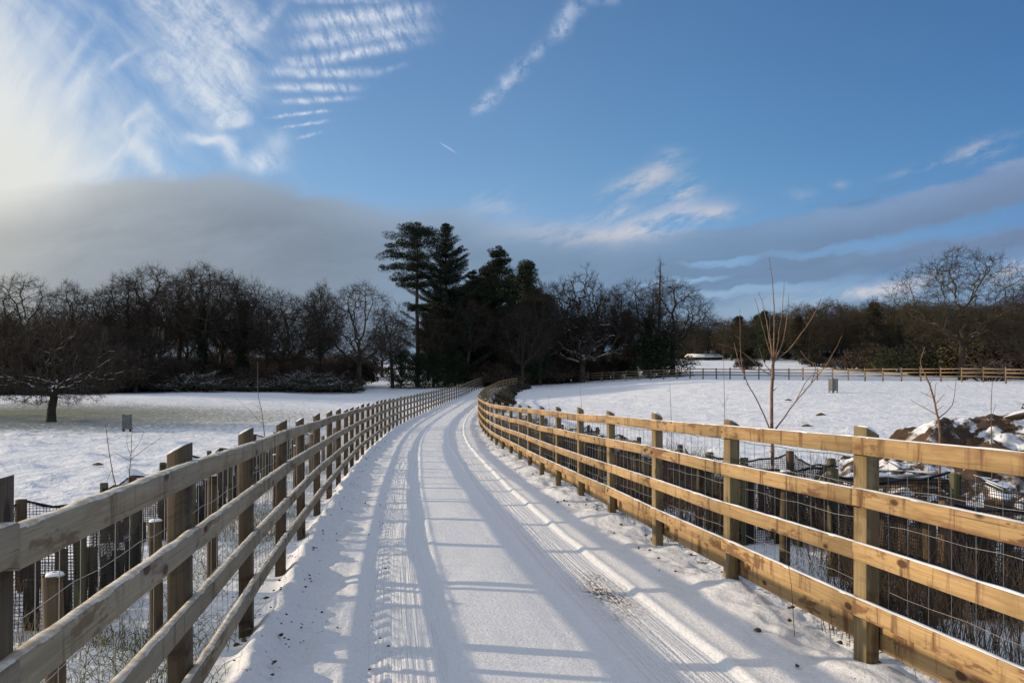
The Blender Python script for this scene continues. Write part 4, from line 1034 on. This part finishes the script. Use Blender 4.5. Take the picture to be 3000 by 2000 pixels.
def proto_fir(key, seed, H, z0, width, droop=-.12, tiers=26, dens=1.0, jag=.3):
    rnd = random.Random(seed); lim = MB(); L = []
    lim.line([(0, 0, -.3), (0, 0, H*.5), (0, 0, H)], [H*.018, H*.012, .03], 8)
    for i in range(tiers):
        f = min(1, max(0, i / (tiers - 1) + rnd.gauss(0, .004))); z = z0 + (H - .3 - z0) * f; reach0 = width * (1 - f) ** .6 + .10; n = 7 if f < .8 else 5
        for j in range(n):
            a = 6.283 * j / n + rnd.random(); reach = reach0 * rnd.uniform(1 - jag, 1 + jag * .5); z = z + rnd.gauss(0, .16) * (1 - f)
            tipz = z + (.30 + .35 * f) * reach * .6; end = (math.cos(a) * reach, math.sin(a) * reach, tipz + droop * reach)
            st = (0, 0, z - .1 * reach); P = bend_path(rnd, st, end, -.10 * reach); lim.line(P, [.06, .05, .045, .035, .025, .015], 4)
            m = max(3, int(reach / .32 * dens))
            for q in range(m):
                t = .12 + .92 * q / m; k = min(int(t * 5), 4); ff = t * 5 - k; c = tuple(P[k][u_] + (P[min(k + 1, 5)][u_] - P[k][u_]) * ff for u_ in range(3))
                w = .42 * (1.15 - .55 * t) + .06
                add_leaf_cloud(L, rnd, (c[0], c[1], c[2] - .08), (w, w, w * .36), 44, .23, .6, 4.5)
    PROTO[key] = ([('trunk', lim.mesh('trunk', True), 'pine_bark'), ('crown', leaf_mesh('crown', L), 'needles_fir')], H)
def proto_evergreen(key, seed, H, z0, w, mat, n=120, leaf=.3):
    """dense irregular evergreen: leaf clumps round many upright limbs"""
    rnd = random.Random(seed); lim = MB(); L = []
    lim.line([(0, 0, -.3), (0, 0, H*.5), (0.1, 0, H*.95)], [H*.02, H*.013, .04], 7)
    for i in range(n):
        f = rnd.random() ** .8; z = z0 + (H - z0) * f; a = rnd.random() * 6.283
        env = w * math.sin(min(1, (1 - f) * 1.25 + .12) * 1.57) * (.85 + .25 * math.sin(a * 3 + seed) + .15 * math.sin(z * 2.3 + seed))
        rr = env * math.sqrt(rnd.random()); c = (math.cos(a) * rr, math.sin(a) * rr, z)
        lim.line([(0, 0, max(.5, z - rr * .9 - .4)), (c[0]*.6, c[1]*.6, z - .3), c], [.06, .04, .02], 4)
        s_ = rnd.uniform(.55, 1.05); add_leaf_cloud(L, rnd, c, (s_, s_, s_ * .75), 150, leaf * .72, 1, 2.6)
    PROTO[key] = ([('trunk', lim.mesh('trunk', True), 'bark'), ('crown', leaf_mesh('crown', L), mat)], H)
proto_pine('pine_a', 5, 19.0, [(.50, 1.6, 2.6, .8), (.635, 2.6, 2.6, .9), (.69, 3.6, 2.2, .95), (.755, 4.7, 1.6, 1.05), (.82, 4.8, 1.9, 1.05), (.89, 4.5, 2.5, 1.15), (.95, 3.2, 2.7, 1.3), (.98, 1.6, 2.2, 1.1)], .30)
proto_pine('pine_b', 9, 15.5, [(.45, 2.2, 2.0, .9), (.55, 2.8, 2.4, 1.0), (.65, 2.8, 2.6, 1.1), (.76, 2.6, 2.4, 1.1), (.86, 2.0, 2.0, 1.0), (.92, 1.0, 1.4, .9), (.98, .6, .8, .7)], .30)
proto_fir('fir_a', 6, 19.2, 2.5, 5.4, .02, 40, 1.3, .6)
proto_fir('fir_b', 16, 14.0, 1.2, 4.0, .0, 22, 1.3, .45)
proto_evergreen('ever_a', 7, 13.5, 1.0, 3.2, 'ivy', 190)
proto_evergreen('ever_b', 8, 12.0, .6, 3.0, 'bush_dark', 170)
proto_evergreen('holly', 12, 4.0, .1, 1.9, 'ivy', 60, .22)
def proto_bush(key, seed, H, w, mat, n, leaf, snow=False):
    rnd = random.Random(seed); lim = MB(); L = []
    for i in range(n):
        a = rnd.random() * 6.283; rr = w * math.sqrt(rnd.random()); h = H * (1 - .55 * (rr / w) ** 2) * rnd.uniform(.55, 1.05)
        e = (math.cos(a) * rr, math.sin(a) * rr, h); m_ = (e[0] * .7 + rnd.gauss(0, .1), e[1] * .7 + rnd.gauss(0, .1), h * .55)
        lim.line([(e[0] * .35, e[1] * .35, -.1), m_, e], [.03, .02, .008], 3)
        for _ in range(7):
            t = rnd.uniform(.25, 1); b = tuple(m_[k] * (1 - t) + e[k] * t for k in range(3)); d = U((rnd.gauss(0, 1), rnd.gauss(0, 1), rnd.gauss(.5, .7))); l = rnd.uniform(.3, .8)
            lim.line([b, tuple(b[k] + d[k] * l * .5 + rnd.gauss(0, .03) for k in range(3)), tuple(b[k] + d[k] * l for k in range(3))], [.014, .010, .006], 3)
        add_leaf_cloud(L, rnd, (e[0], e[1], h * .72), (.45, .45, h * .33), int(55), leaf, 1, 1.8)
    PROTO[key] = ([('stems', lim.mesh('stems'), 'bark_snowy' if snow else 'twig'), ('foliage', leaf_mesh('foliage', L), mat)], H)
proto_bush('bush_a', 31, 2.6, 2.0, 'bush_dark', 90, .16)
proto_bush('bush_b', 32, 2.2, 2.4, 'bush_brown', 100, .12)
proto_bush('bush_c', 33, 2.4, 1.8, 'bush_brown', 80, .13)
proto_bush('bush_d', 35, 2.6, 2.2, 'bush_green', 90, .14)
proto_bush('low', 37, 1.1, 1.6, 'bush_dark', 60, .12, True)

PARENT = {}
def plant(key, x, d, H, label, cat='tree', name='bare_tree', group=None, rz=None, wide=1.0, sink=0.0):
    parts, h0 = PROTO[key]; rnd = random.Random(int(x * 131 + d * 17))
    rz = rnd.random() * 6.28 if rz is None else rz
    if key in PARENT: root = copy_tree(PARENT[key]); root.name = name
    else:
        root = empty(name)
        for nm, me, mt in parts: link(nm, me, M[mt], root)
        PARENT[key] = root
    for k in list(root.keys()): del root[k]
    s = H / h0; root.location = (x, d, gz(x, d) - sink); root.rotation_euler = (0, 0, rz); root.scale = (s * wide, s * wide, s)
    tag(root, label, cat, group); return root
def T(key, px, d, top, label, name='bare_tree', wide=1.0, rz=None, group=None, cat='tree'):
    x = (px - 1500) / F * d; z = gz(x, d); H = zrow(top, d) - z
    return plant(key, x, d, H, label, cat, name, group, rz, wide)
# ---- left wood edge
T('field_oak', 150, 35, 905, 'old leaning oak with a thick short trunk standing alone in the left field', 'oak_tree', 1.0, 0.0)
T('oak_a', 60, 72, 803, 'spreading bare tree behind the old oak, at the left edge of the photo', 'bare_tree', 1.1)
T('tall_b', -60, 74, 830, 'bare tree just cut by the left edge of the photo')
T('fan_b', 205, 76, 822, 'bare tree with a narrow domed crown right above the old oak', 'bare_tree', .9)
T('oak_b', 295, 79, 838, 'bushy bare tree right of the old oak')
T('tall_a', 365, 80, 795, 'bare tree at the left shoulder of the tall rounded clump', 'bare_tree', 1.15)
T('fan_a', 440, 82, 775, 'pale-twigged bare tree with a forked stem in the tall rounded clump', 'bare_tree', 1.0)
T('tall_b', 520, 84, 770, 'slender bare tree immediately left of the first ivy-clad trunk', 'bare_tree', 1.1)
T('ivy_a', 590, 80, 768, 'tall bare tree with a thick ivy-clad trunk and rounded crown', 'ivy_clad_tree', 1.05)
T('fan_b', 650, 88, 790, 'bare tree seen between the two ivy-clad trunks', 'bare_tree', .95)
T('ivy_b', 706, 82, 806, 'second ivy-clad tree, shorter, with long limbs reaching right', 'ivy_clad_tree', .95)
T('oak_a', 822, 84, 850, 'wide low bare oak right of the second ivy-clad tree', 'oak_tree', 1.25)
T('tall_a', 940, 86, 820, 'slim upright bare tree left of the big spreading oak', 'bare_tree', .8)
T('fan_a', 1052, 85, 828, 'large spreading bare oak beside the gap in the hedge', 'oak_tree', 1.15, 2.0)
T('tall_b', 1150, 90, 900, 'small dark bare tree just right of the hedge gap', 'bare_tree', 1.1)
T('oak_b', 1120, 128, 950, 'small bare tree far behind the hedge gap', 'bare_tree', 1.2)
# ---- centre wood
T('pine_a', 1222, 95, 660, 'tall pine with flat plates of foliage reaching left on a long bare trunk', 'pine_tree', 1.0, 0.0)
T('fir_a', 1306, 98, 650, 'tall dark fir with jagged sloping branches beside the flat-topped pine', 'fir_tree', 1.0)
T('fir_b', 1385, 101, 790, 'lower dark fir filling the shoulder right of the tall fir', 'fir_tree', 1.15)
T('pine_b', 1462, 100, 735, 'dark pine with a two-knobbed top in the middle of the wood', 'pine_tree', 1.0, 1.0)
T('ever_a', 1545, 103, 775, 'dense round-topped evergreen right of the two-knobbed pine', 'evergreen_tree', 1.0)
T('ever_b', 1345, 108, 850, 'dark evergreen hidden behind the firs in the middle wood', 'evergreen_tree', 1.1)
T('ivy_b', 1495, 99, 880, 'ivy-covered stem in front of the round-topped evergreen', 'ivy_clad_tree', 1.0)
T('ever_b', 1430, 112, 790, 'dark evergreen behind the end of the track', 'evergreen_tree', 1.1)
T('ever_a', 1500, 108, 815, 'dark evergreen between the two-knobbed pine and the round-topped one', 'evergreen_tree', 1.0)
T('ever_b', 1395, 109, 830, 'broad dark evergreen left of the two-knobbed pine', 'evergreen_tree', 1.2)
T('ever_b', 1600, 112, 870, 'dark evergreen right of the round-topped evergreen', 'evergreen_tree', 1.1)
T('ever_b', 1300, 110, 860, 'dark evergreen behind the trunk of the tall fir', 'evergreen_tree', 1.1)
T('ever_b', 1255, 112, 930, 'low dark evergreen behind the bare pine trunk', 'evergreen_tree', 1.0)
T('tall_a', 1270, 94, 900, 'bare tree in front of the tall fir', 'bare_tree', 1.0)
T('tall_b', 1365, 96, 870, 'bare dark-stemmed tree left of the track end', 'bare_tree', 1.0)
T('tall_a', 1580, 100, 830, 'bare tree in front of the right side of the round evergreen', 'bare_tree', 1.0)
T('oak_b', 1620, 106, 815, 'bare tree joining the dark wood to the twisted trees', 'bare_tree', 1.0)
T('fan_a', 1530, 96, 900, 'pale bare stem tree in front of the dark wood by the corner fence', 'bare_tree', .9)
for i, (px, d, tp) in enumerate(((1400, 100, 930), (1445, 104, 900), (1600, 110, 880), (1660, 112, 870), (1320, 104, 900))):
    T('tall_b' if i % 2 else 'ivy_b', px, d, tp, 'dark bare tree deep inside the middle wood', 'bare_tree', 1.0, None, 'dark trees deep inside the middle wood')
# ---- right of the wood
T('twist', 1690, 108, 775, 'gnarled bare tree with snowy low limbs at the right of the wood', 'gnarled_tree', 1.0, .5)
T('twist', 1752, 112, 800, 'twisted bare tree with a hooked crown', 'gnarled_tree', .7, 2.6)
T('low_snowy', 1705, 104, 930, 'low wide tree with snow-lined branches behind the corner of the fence', 'bare_tree', 1.3)
T('ivy_a', 1802, 112, 835, 'ivy-wrapped tree between the twisted tree and the broad oak', 'ivy_clad_tree', .8)
T('oak_a', 1860, 114, 818, 'bare oak left of the spindly pole-like tree', 'oak_tree', 1.0)
T('fan_b', 1970, 112, 812, 'broad fan-crowned bare tree at the right end of the wood', 'bare_tree', 1.25)
T('spindle', 1932, 109, 752, 'spindly pole-like tree rising above the fan-crowned tree', 'bare_tree', 1.0)
T('ivy_b', 1905, 111, 880, 'short ivy-clad tree at the foot of the spindly tree', 'ivy_clad_tree', 1.0)
T('holly', 1935, 108, 990, 'dark evergreen bush at the foot of the spindly tree', 'evergreen_bush', 1.9, None, None, 'bush')
# ---- right-hand tree and far line
T('big_right', 2818, 84, 728, 'large spreading bare tree behind the far fence at the right', 'bare_tree', 1.2, 1.3)
T('oak_a', 3010, 80, 850, 'bare tree cut by the right edge of the photo', 'bare_tree', .9)
def near_words(px):
    marks = [(2062, 'beside the long low building'), (2180, 'just right of the long low building'), (2255, 'directly behind the tall reddish sapling'), (2350, 'right of the tall reddish sapling'), (2441, 'above the grey tree guard'), (2560, 'above the nearest right fence post'), (2680, 'above the forked sapling by the mound'), (2818, 'behind the large spreading tree'), (2950, 'right of the large spreading tree')]
    return min(marks, key=lambda q: abs(q[0] - px))[1]
rnd = random.Random(77)
px = 2010; i = 0
while px < 3100:
    d = rnd.uniform(165, 195); tp = {0: 925, 1: 900, 2: 885}[rnd.randrange(3)]
    if px < 2230: tp = rnd.uniform(925, 950)
    elif px < 2420: tp = rnd.uniform(885, 912)
    else: tp = rnd.uniform(868, 900)
    k = rnd.choice(['olive', 'olive', 'olive', 'oak_a', 'ivy_a', 'fan_b']); 
    T(k, px, d, tp, {'olive': 'olive-brown bushy tree', 'oak_a': 'broad grey-brown bare tree', 'ivy_a': 'ivy-clad bare tree', 'fan_b': 'narrow-crowned bare tree'}[k] + ' in the distant treeline ' + near_words(px), 'distant_tree', rnd.uniform(.95, 1.3), None, 'distant treeline beyond the far fence')
    px += rnd.uniform(26, 40); i += 1
px = 2000
while px < 3120:
    d = rnd.uniform(196, 215); T(rnd.choice(['ever_b', 'olive', 'olive']), px, d, rnd.uniform(925, 965), 'dark tree behind the distant treeline', 'distant_tree', 1.3, None, 'dark trees behind the distant treeline'); px += 55
for (px, d, tp, k, lab) in ((2240, 160, 915, 'ever_a', 'round dark evergreen in the distant treeline behind the tall sapling'), (2340, 162, 930, 'ever_b', 'dark evergreen with brown sides right of the tall sapling'), (2560, 158, 890, 'ever_b', 'dense dark tree in the middle of the distant treeline')):
    T(k, px, d, tp, lab, 'evergreen_tree', 1.0)
px = 1560
while px < 3140:
    T(rnd.choice(['bush_a', 'bush_b', 'bush_d']), px, rnd.uniform(188, 215) if px > 1950 else rnd.uniform(140, 160), rnd.uniform(1015, 1030), 'dark hedge bush at the foot of the distant treeline', 'hedge_bush', 1.5, None, 'hedge at the foot of the distant treeline', 'bush'); px += 40
# bushes in front of it
for (px, d, tp, k, w, lab) in ((2190, 130, 1040, 'bush_a', 1.2, 'small dark bush in the snow behind the lower sapling branches'), (2390, 140, 1035, 'bush_a', 1.5, 'dark rounded bush left of the plastic tree guard beyond the fence'), (2480, 128, 1040, 'bush_b', 1.4, 'spreading dark bush above the grey tree guard beyond the fence'), (2560, 125, 1000, 'bush_c', 1.4, 'reddish-brown bush beyond the far fence'), (2640, 120, 1020, 'bush_d', 1.5, 'olive bush left of the large spreading tree'), (2740, 108, 985, 'bush_d', 1.8, 'tall olive thicket at the left foot of the large spreading tree'), (2850, 104, 985, 'bush_c', 1.7, 'brown thicket behind the large spreading trunk'), (2950, 100, 960, 'bush_d', 1.8, 'olive thicket at the right behind the far fence'), (3040, 92, 960, 'bush_a', 1.6, 'dark thicket at the right edge beyond the fence'), (2900, 76, 1060, 'low', .9, 'low dark bush growing in front of the far fence')):
    T(k, px, d, tp, lab, 'bush', w, None, None, 'bush')
# undergrowth under the left wood edge
rnd = random.Random(12)
px = -60; i = 0
while px < 1050:
    d = 73 + 12 * max(0, px) / 1000 + rnd.uniform(-3, 5); T(rnd.choice(['bush_a', 'bush_b', 'bush_b', 'bush_a', 'bush_d'] if px < 900 else ['bush_a', 'bush_b']), px, d, rnd.uniform(1030, 1062) if px < 640 else rnd.uniform(1048, 1090), 'dark scrub bush under the trees along the left field edge', 'scrub_bush', rnd.uniform(1.0, 1.3), None, 'scrub bushes along the left field edge', 'bush'); px += 42
px = -40
while px < 1060:
    d = 69 + 13 * max(0, px) / 1000; T('low', px + rnd.uniform(-15, 15), d + rnd.uniform(-4, 4), rnd.uniform(1088, 1126) + (8 if px < 300 else 0), 'low snow-dusted bramble clump at the edge of the left field', 'bramble', rnd.uniform(1.1, 1.7), None, 'bramble clumps at the left field edge', 'bush'); px += 48
px = -80
while px < 460:
    d = 90 + rnd.uniform(0, 8); T(rnd.choice(['oak_a', 'fan_b', 'oak_b', 'scrub']), px, d, rnd.uniform(870, 930), 'bare tree in the second row behind the left wood edge', 'bare_tree', 1.1, None, 'second-row trees behind the left wood edge'); px += 62
# left part has a lower brushy mass
for (px, tp) in ((30, 935), (110, 950), (250, 925), (330, 940), (400, 955)):
    T('scrub', px, 73, tp, 'low thicket-like tree under the left wood edge', 'bare_tree', 1.0, None, 'low thicket trees under the left wood edge')
for i, px in enumerate(range(470, 1010, 78)):
    T(['fan_b', 'tall_a', 'oak_a'][i % 3], px, 96, 850 + (i * 37) % 55, 'bare tree in the thin second row behind the ivy-clad trees', 'bare_tree', 1.1, None, 'thin second row behind the ivy-clad trees')
for i, (px, d, tp) in enumerate(((1650, 118, 905), (1710, 122, 930), (1765, 120, 900), (1835, 124, 915), (1890, 122, 930), (1560, 116, 850))):
    T(['ivy_b', 'ever_b'][i % 2], px, d, tp, 'dark tree in the back row right of the middle wood', 'bare_tree', 1.1, None, 'back row right of the middle wood')
rb = random.Random(4)
for i, d in enumerate((50, 53, 55.5, 58, 61, 64, 67, 70, 74, 78, 82, 86, 90)):
    x = float(XR(d)) + 1.2 + rb.uniform(0, .4); h = rb.uniform(.6, 1.0) * (1.4 if 50 < d < 56 else 1)
    plant('low', x, d, h, 'dark bramble growing against the outer side of the right fence past the bend', 'bush', 'bramble', 'brambles along the right fence past the bend', None, .5)
# undergrowth in the middle
for i, (px, d, tp, k) in enumerate(((1175, 90, 1030, 'holly'), (1225, 92, 1040, 'holly'), (1280, 93, 1035, 'holly'), (1335, 95, 1045, 'holly'), (1380, 97, 1060, 'bush_a'), (1455, 97, 1050, 'bush_b'), (1500, 98, 1040, 'holly'), (1555, 100, 1030, 'holly'), (1610, 104, 1040, 'bush_b'), (1660, 107, 1040, 'bush_a'), (1735, 112, 1050, 'bush_b'), (1790, 114, 1040, 'bush_a'), (1470, 106, 990, 'holly'), (1530, 108, 970, 'holly'), (1590, 110, 980, 'holly'), (1330, 106, 970, 'holly'))):
    T(k, px, d, tp, 'dark evergreen undergrowth bush beneath the middle wood', 'undergrowth_bush', rnd.uniform(.95, 1.3), None, 'undergrowth bushes beneath the middle wood', 'bush')
# hedges far off
px = -120
while px < 1300:
    if px < 1060: T(rnd.choice(['bush_a', 'bush_b', 'scrub']), px, rnd.uniform(112, 135), rnd.uniform(1022, 1045), 'dark bush behind the left wood edge', 'hedge_bush', 1.4, None, 'hedge behind the left wood edge', 'bush')
    T('bush_a', px, 190, 1072, 'dark bush in the far hedge seen through the gap', 'hedge_bush', 1.6, None, 'far hedge seen through the gap', 'bush'); px += 34
# trees outside the left edge whose shade falls on the field
for i, (x, d, H, k) in enumerate(((-38, 38, 9, 'oak_b'),)):
    plant(k, x, d, H, 'bare tree beyond the left edge of the photo near the old oak', 'tree', 'bare_tree', 'trees beyond the left edge')

# ------------------------------------------------------------ small things in the fields
def tree_guard(px, d, h, label):
    p_ = at(px, d); root = empty('tree_shelter', p_, .3, label, 'tree guard'); w = h * .42
    for (x, y) in ((-w/2, -w/2), (w/2, -w/2), (w/2, w/2), (-w/2, w/2)):
        b = MB(); b.quad_prism(chamf(.05, .05, .004), Vector((x, y, -.2)), Vector((x, y, h)), 0, True, Vector((1, 0, 0)), Vector((0, 1, 0))); link('corner_post', b.mesh('corner_post'), M['old_timber'], root)
    n = MB()
    for a, b_ in (((-1, -1), (1, -1)), ((1, -1), (1, 1)), ((1, 1), (-1, 1)), ((-1, 1), (-1, -1))):
        for i in range(15):
            t = i / 14; x = (a[0] + (b_[0] - a[0]) * t) * (w/2 + .03); y = (a[1] + (b_[1] - a[1]) * t) * (w/2 + .03); n.line([(x, y, .02), (x, y, h - .02)], .009, 4)
        for j in range(20):
            z = .03 + (h - .06) * j / 19; n.line([(a[0] * (w/2 + .03), a[1] * (w/2 + .03), z), (b_[0] * (w/2 + .03), b_[1] * (w/2 + .03), z)], .009, 4)
    link('mesh_sleeve', n.mesh('mesh_sleeve'), M['guard_plastic'], root)
tree_guard(372, 31, .55, 'small grey square tree guard standing in the left field')
tree_guard(2441, 56, .86, 'grey tree guard standing in the right field before the far fence')
def mole(px, d, label, s=1.0):
    p_ = at(px, d); b = MB(); rnd = random.Random(px); V = []; n = 14; m = 6
    for j in range(m + 1):
        f = j / m
        for i in range(n):
            a = 6.283 * i / n; r = .17 * s * (1 - f ** 1.5) * rnd.uniform(.85, 1.15) + .005; V.append((math.cos(a) * r * 1.3, math.sin(a) * r, .10 * s * f ** .8 + rnd.uniform(-.008, .008) + .02))
    b.arr(V, [(j * n + i, j * n + (i + 1) % n, (j + 1) * n + (i + 1) % n, (j + 1) * n + i) for j in range(m) for i in range(n)])
    o = link('molehill', b.mesh('molehill', True), M['soil']); o.location = p_; tag(o, label, 'molehill', 'bare molehills in the fields')
mole(287, 17, 'dark bare molehill in the snow left of the two thin saplings', .5)
mole(726, 22, 'small dark molehill near the leaning sapling on the left field')
mole(2275, 26, 'dark molehill just right of the tall sapling stem', 1.0)
mole(2365, 30, 'dark molehill midway between the tall sapling and the tree guard')
mole(2565, 17, 'dark molehill above the nearest right fence post', .8)
mole(2405, 36, 'small dark molehill below the tree guard in the right field')
mole(2310, 47, 'tiny dark molehill left of the tree guard in the right field')

# snow-covered earth mound with logs at the right
def mound():
    cx, cy = 7.9, 12.2; n, m = 190, 150; rx, ry = 3.6, 2.5
    U_, V_ = np.meshgrid(np.linspace(-1.25, 1.25, n), np.linspace(-1.25, 1.25, m))
    X = cx + U_ * rx; Y = cy + V_ * ry; r = np.sqrt(U_ ** 2 + V_ ** 2)
    Z = 1.25 * np.clip(1 - r ** 1.8, -.3, 1) * (1 + .25 * fbm(X * .8, Y * .8, 71, 3)) + .30 * fbm(X * 1.7, Y * 1.7, 73, 4) + .11 * fbm(X * 4.0, Y * 4.0, 75, 5)
    Z += .35 * np.exp(-((X - 8.9) ** 2 + (Y - 11.3) ** 2) / .6)
    Z = np.where(r > 1.05, -.25, Z) + G0(X, Y)
    k = np.arange(n * m).reshape(m, n); q = np.stack([k[:-1, :-1], k[:-1, 1:], k[1:, 1:], k[1:, :-1]], -1).reshape(-1, 4)
    b = MB(); V = np.stack([X - cx, Y - cy, Z], -1).reshape(-1, 3); b.arr(V, q)
    root = empty('earth_mound', (cx, cy, 0), 0, 'snow-covered mound of dark earth behind the right fence at the edge of the photo', 'mound')
    link('heap', b.mesh('heap', True), M['mound_mix'], root)
mound()
def log(x, d, z, L, r, rz, ry, label):
    b = MB(); rnd = random.Random(int(x * 77)); n = 9
    b.line([(L * (i / 8 - .5), rnd.gauss(0, r * .12), rnd.gauss(0, r * .12)) for i in range(n)], [r * rnd.uniform(.8, 1.15) * (.12 if i in (0, n - 1) else 1) for i in range(n)], 10)
    root = empty('log', (x, d, z), rz, label, 'log', 'logs on and beside the earth mound'); root.rotation_euler.y = ry
    link('trunk', b.mesh('trunk', True), M['log_bark'], root)
    s_ = MB(); 
    for k in range(3): s_.line([(L * rnd.uniform(-.4, .4), 0, 0), (L * rnd.uniform(-.4, .4), rnd.uniform(-.2, .2), rnd.uniform(.05, .15)), (L * rnd.uniform(-.5, .5), rnd.uniform(-.3, .3), rnd.uniform(.08, .25))], [r * .3, r * .2, .006], 5)
    link('branch_stub', s_.mesh('branch_stub', True), M['log_bark'], root)
log(5.0, 10.8, .0, 1.6, .08, .1, .03, 'dark gnarled log lying at the left foot of the snowy mound')
log(7.3, 11.2, .88, 1.2, .06, -.3, -.15, 'crooked branchy log half buried on the crest of the snowy mound')
log(6.4, 8.6, -.1, 2.2, .16, .25, 0, 'thick dark log lying behind the cage beneath the mound')
log(5.5, 9.4, .02, 1.3, .13, 1.1, 0, 'short dark log in the snow between the near post and the mound')
log(4.2, 10.2, -.1, 1.0, .10, .6, 0, 'small dark log poking out of the snow right of the nearest whole post')

# house and huts in the distance
def house(px, d, w, l, h, rh, label, name='cottage', rz=.3, wall='brick', win=True, cat='house'):
    p_ = at(px, d); root = empty(name, p_, rz, label, cat)
    b = MB(); V = [(-w/2, -l/2, -.5), (w/2, -l/2, -.5), (w/2, l/2, -.5), (-w/2, l/2, -.5), (-w/2, -l/2, h), (w/2, -l/2, h), (w/2, l/2, h), (-w/2, l/2, h), (-w/2, 0, h + rh), (w/2, 0, h + rh)]
    m = MB(); m.v = V; m.f = [(0, 1, 5, 4), (2, 3, 7, 6), (1, 2, 6, 9, 5), (3, 0, 4, 8, 7)]; m.uv = [tuple((0, 0) for _ in f) for f in m.f]
    link('wall', m.mesh('wall'), M[wall], root)
    r = MB(); o_ = .25; t = .18
    for s_ in (-1, 1):
        a = Vector((-w/2 - o_, s_ * (l/2 + o_), h - o_ * rh / (l/2) + .03)); b_ = Vector((w/2 + o_, s_ * (l/2 + o_), h - o_ * rh / (l/2) + .03)); c = Vector((w/2 + o_, 0, h + rh + .03)); e = Vector((-w/2 - o_, 0, h + rh + .03))
        i0 = len(r.v); 
        for q in (a, b_, c, e, a + UP * t, b_ + UP * t, c + UP * t, e + UP * t): r.v.append(tuple(q))
        for f in ((0, 1, 2, 3), (4, 5, 6, 7), (0, 1, 5, 4), (1, 2, 6, 5), (3, 0, 4, 7)): r.f.append(tuple(i0 + k for k in f)); r.uv.append(tuple((0, 0) for _ in f))
    link('roof', r.mesh('roof'), M['snow'], root)
    if win:
        for x in (-w * .3, 0, w * .3):
            q = MB(); q.quad_prism(chamf(1.0, 1.1, .01), Vector((x, -l/2 - .05, h * .55)), Vector((x, -l/2 + .03, h * .55)), 0, True, Vector((1, 0, 0)), UP); link('window', q.mesh('window'), M['dark_glass'], root)
        q = MB(); q.quad_prism(chamf(.9, .7, .01), Vector((w * .3, 0, h + rh * .6)), Vector((w * .3, 0, h + rh + 1.0)), 0, True, Vector((1, 0, 0)), Vector((0, 1, 0))); link('chimney', q.mesh('chimney'), M['brick'], root)
house(2062, 178, 6.6, 4.0, .6, .5, 'long low building with a snowy roof beyond the far fence', 'barn', .12, 'shed_wood', True, 'building')
house(1850, 120, 1.4, 1.2, 1.0, .18, 'small dark hut with a snow-covered top by the ivy-clad tree', 'hut', .1, 'shed_wood', False, 'hut')
house(1742, 122, 1.6, 1.3, 1.2, .2, 'small dark hut with snow on its roof behind the snowy low tree', 'hut', .2, 'shed_wood', False, 'hut')
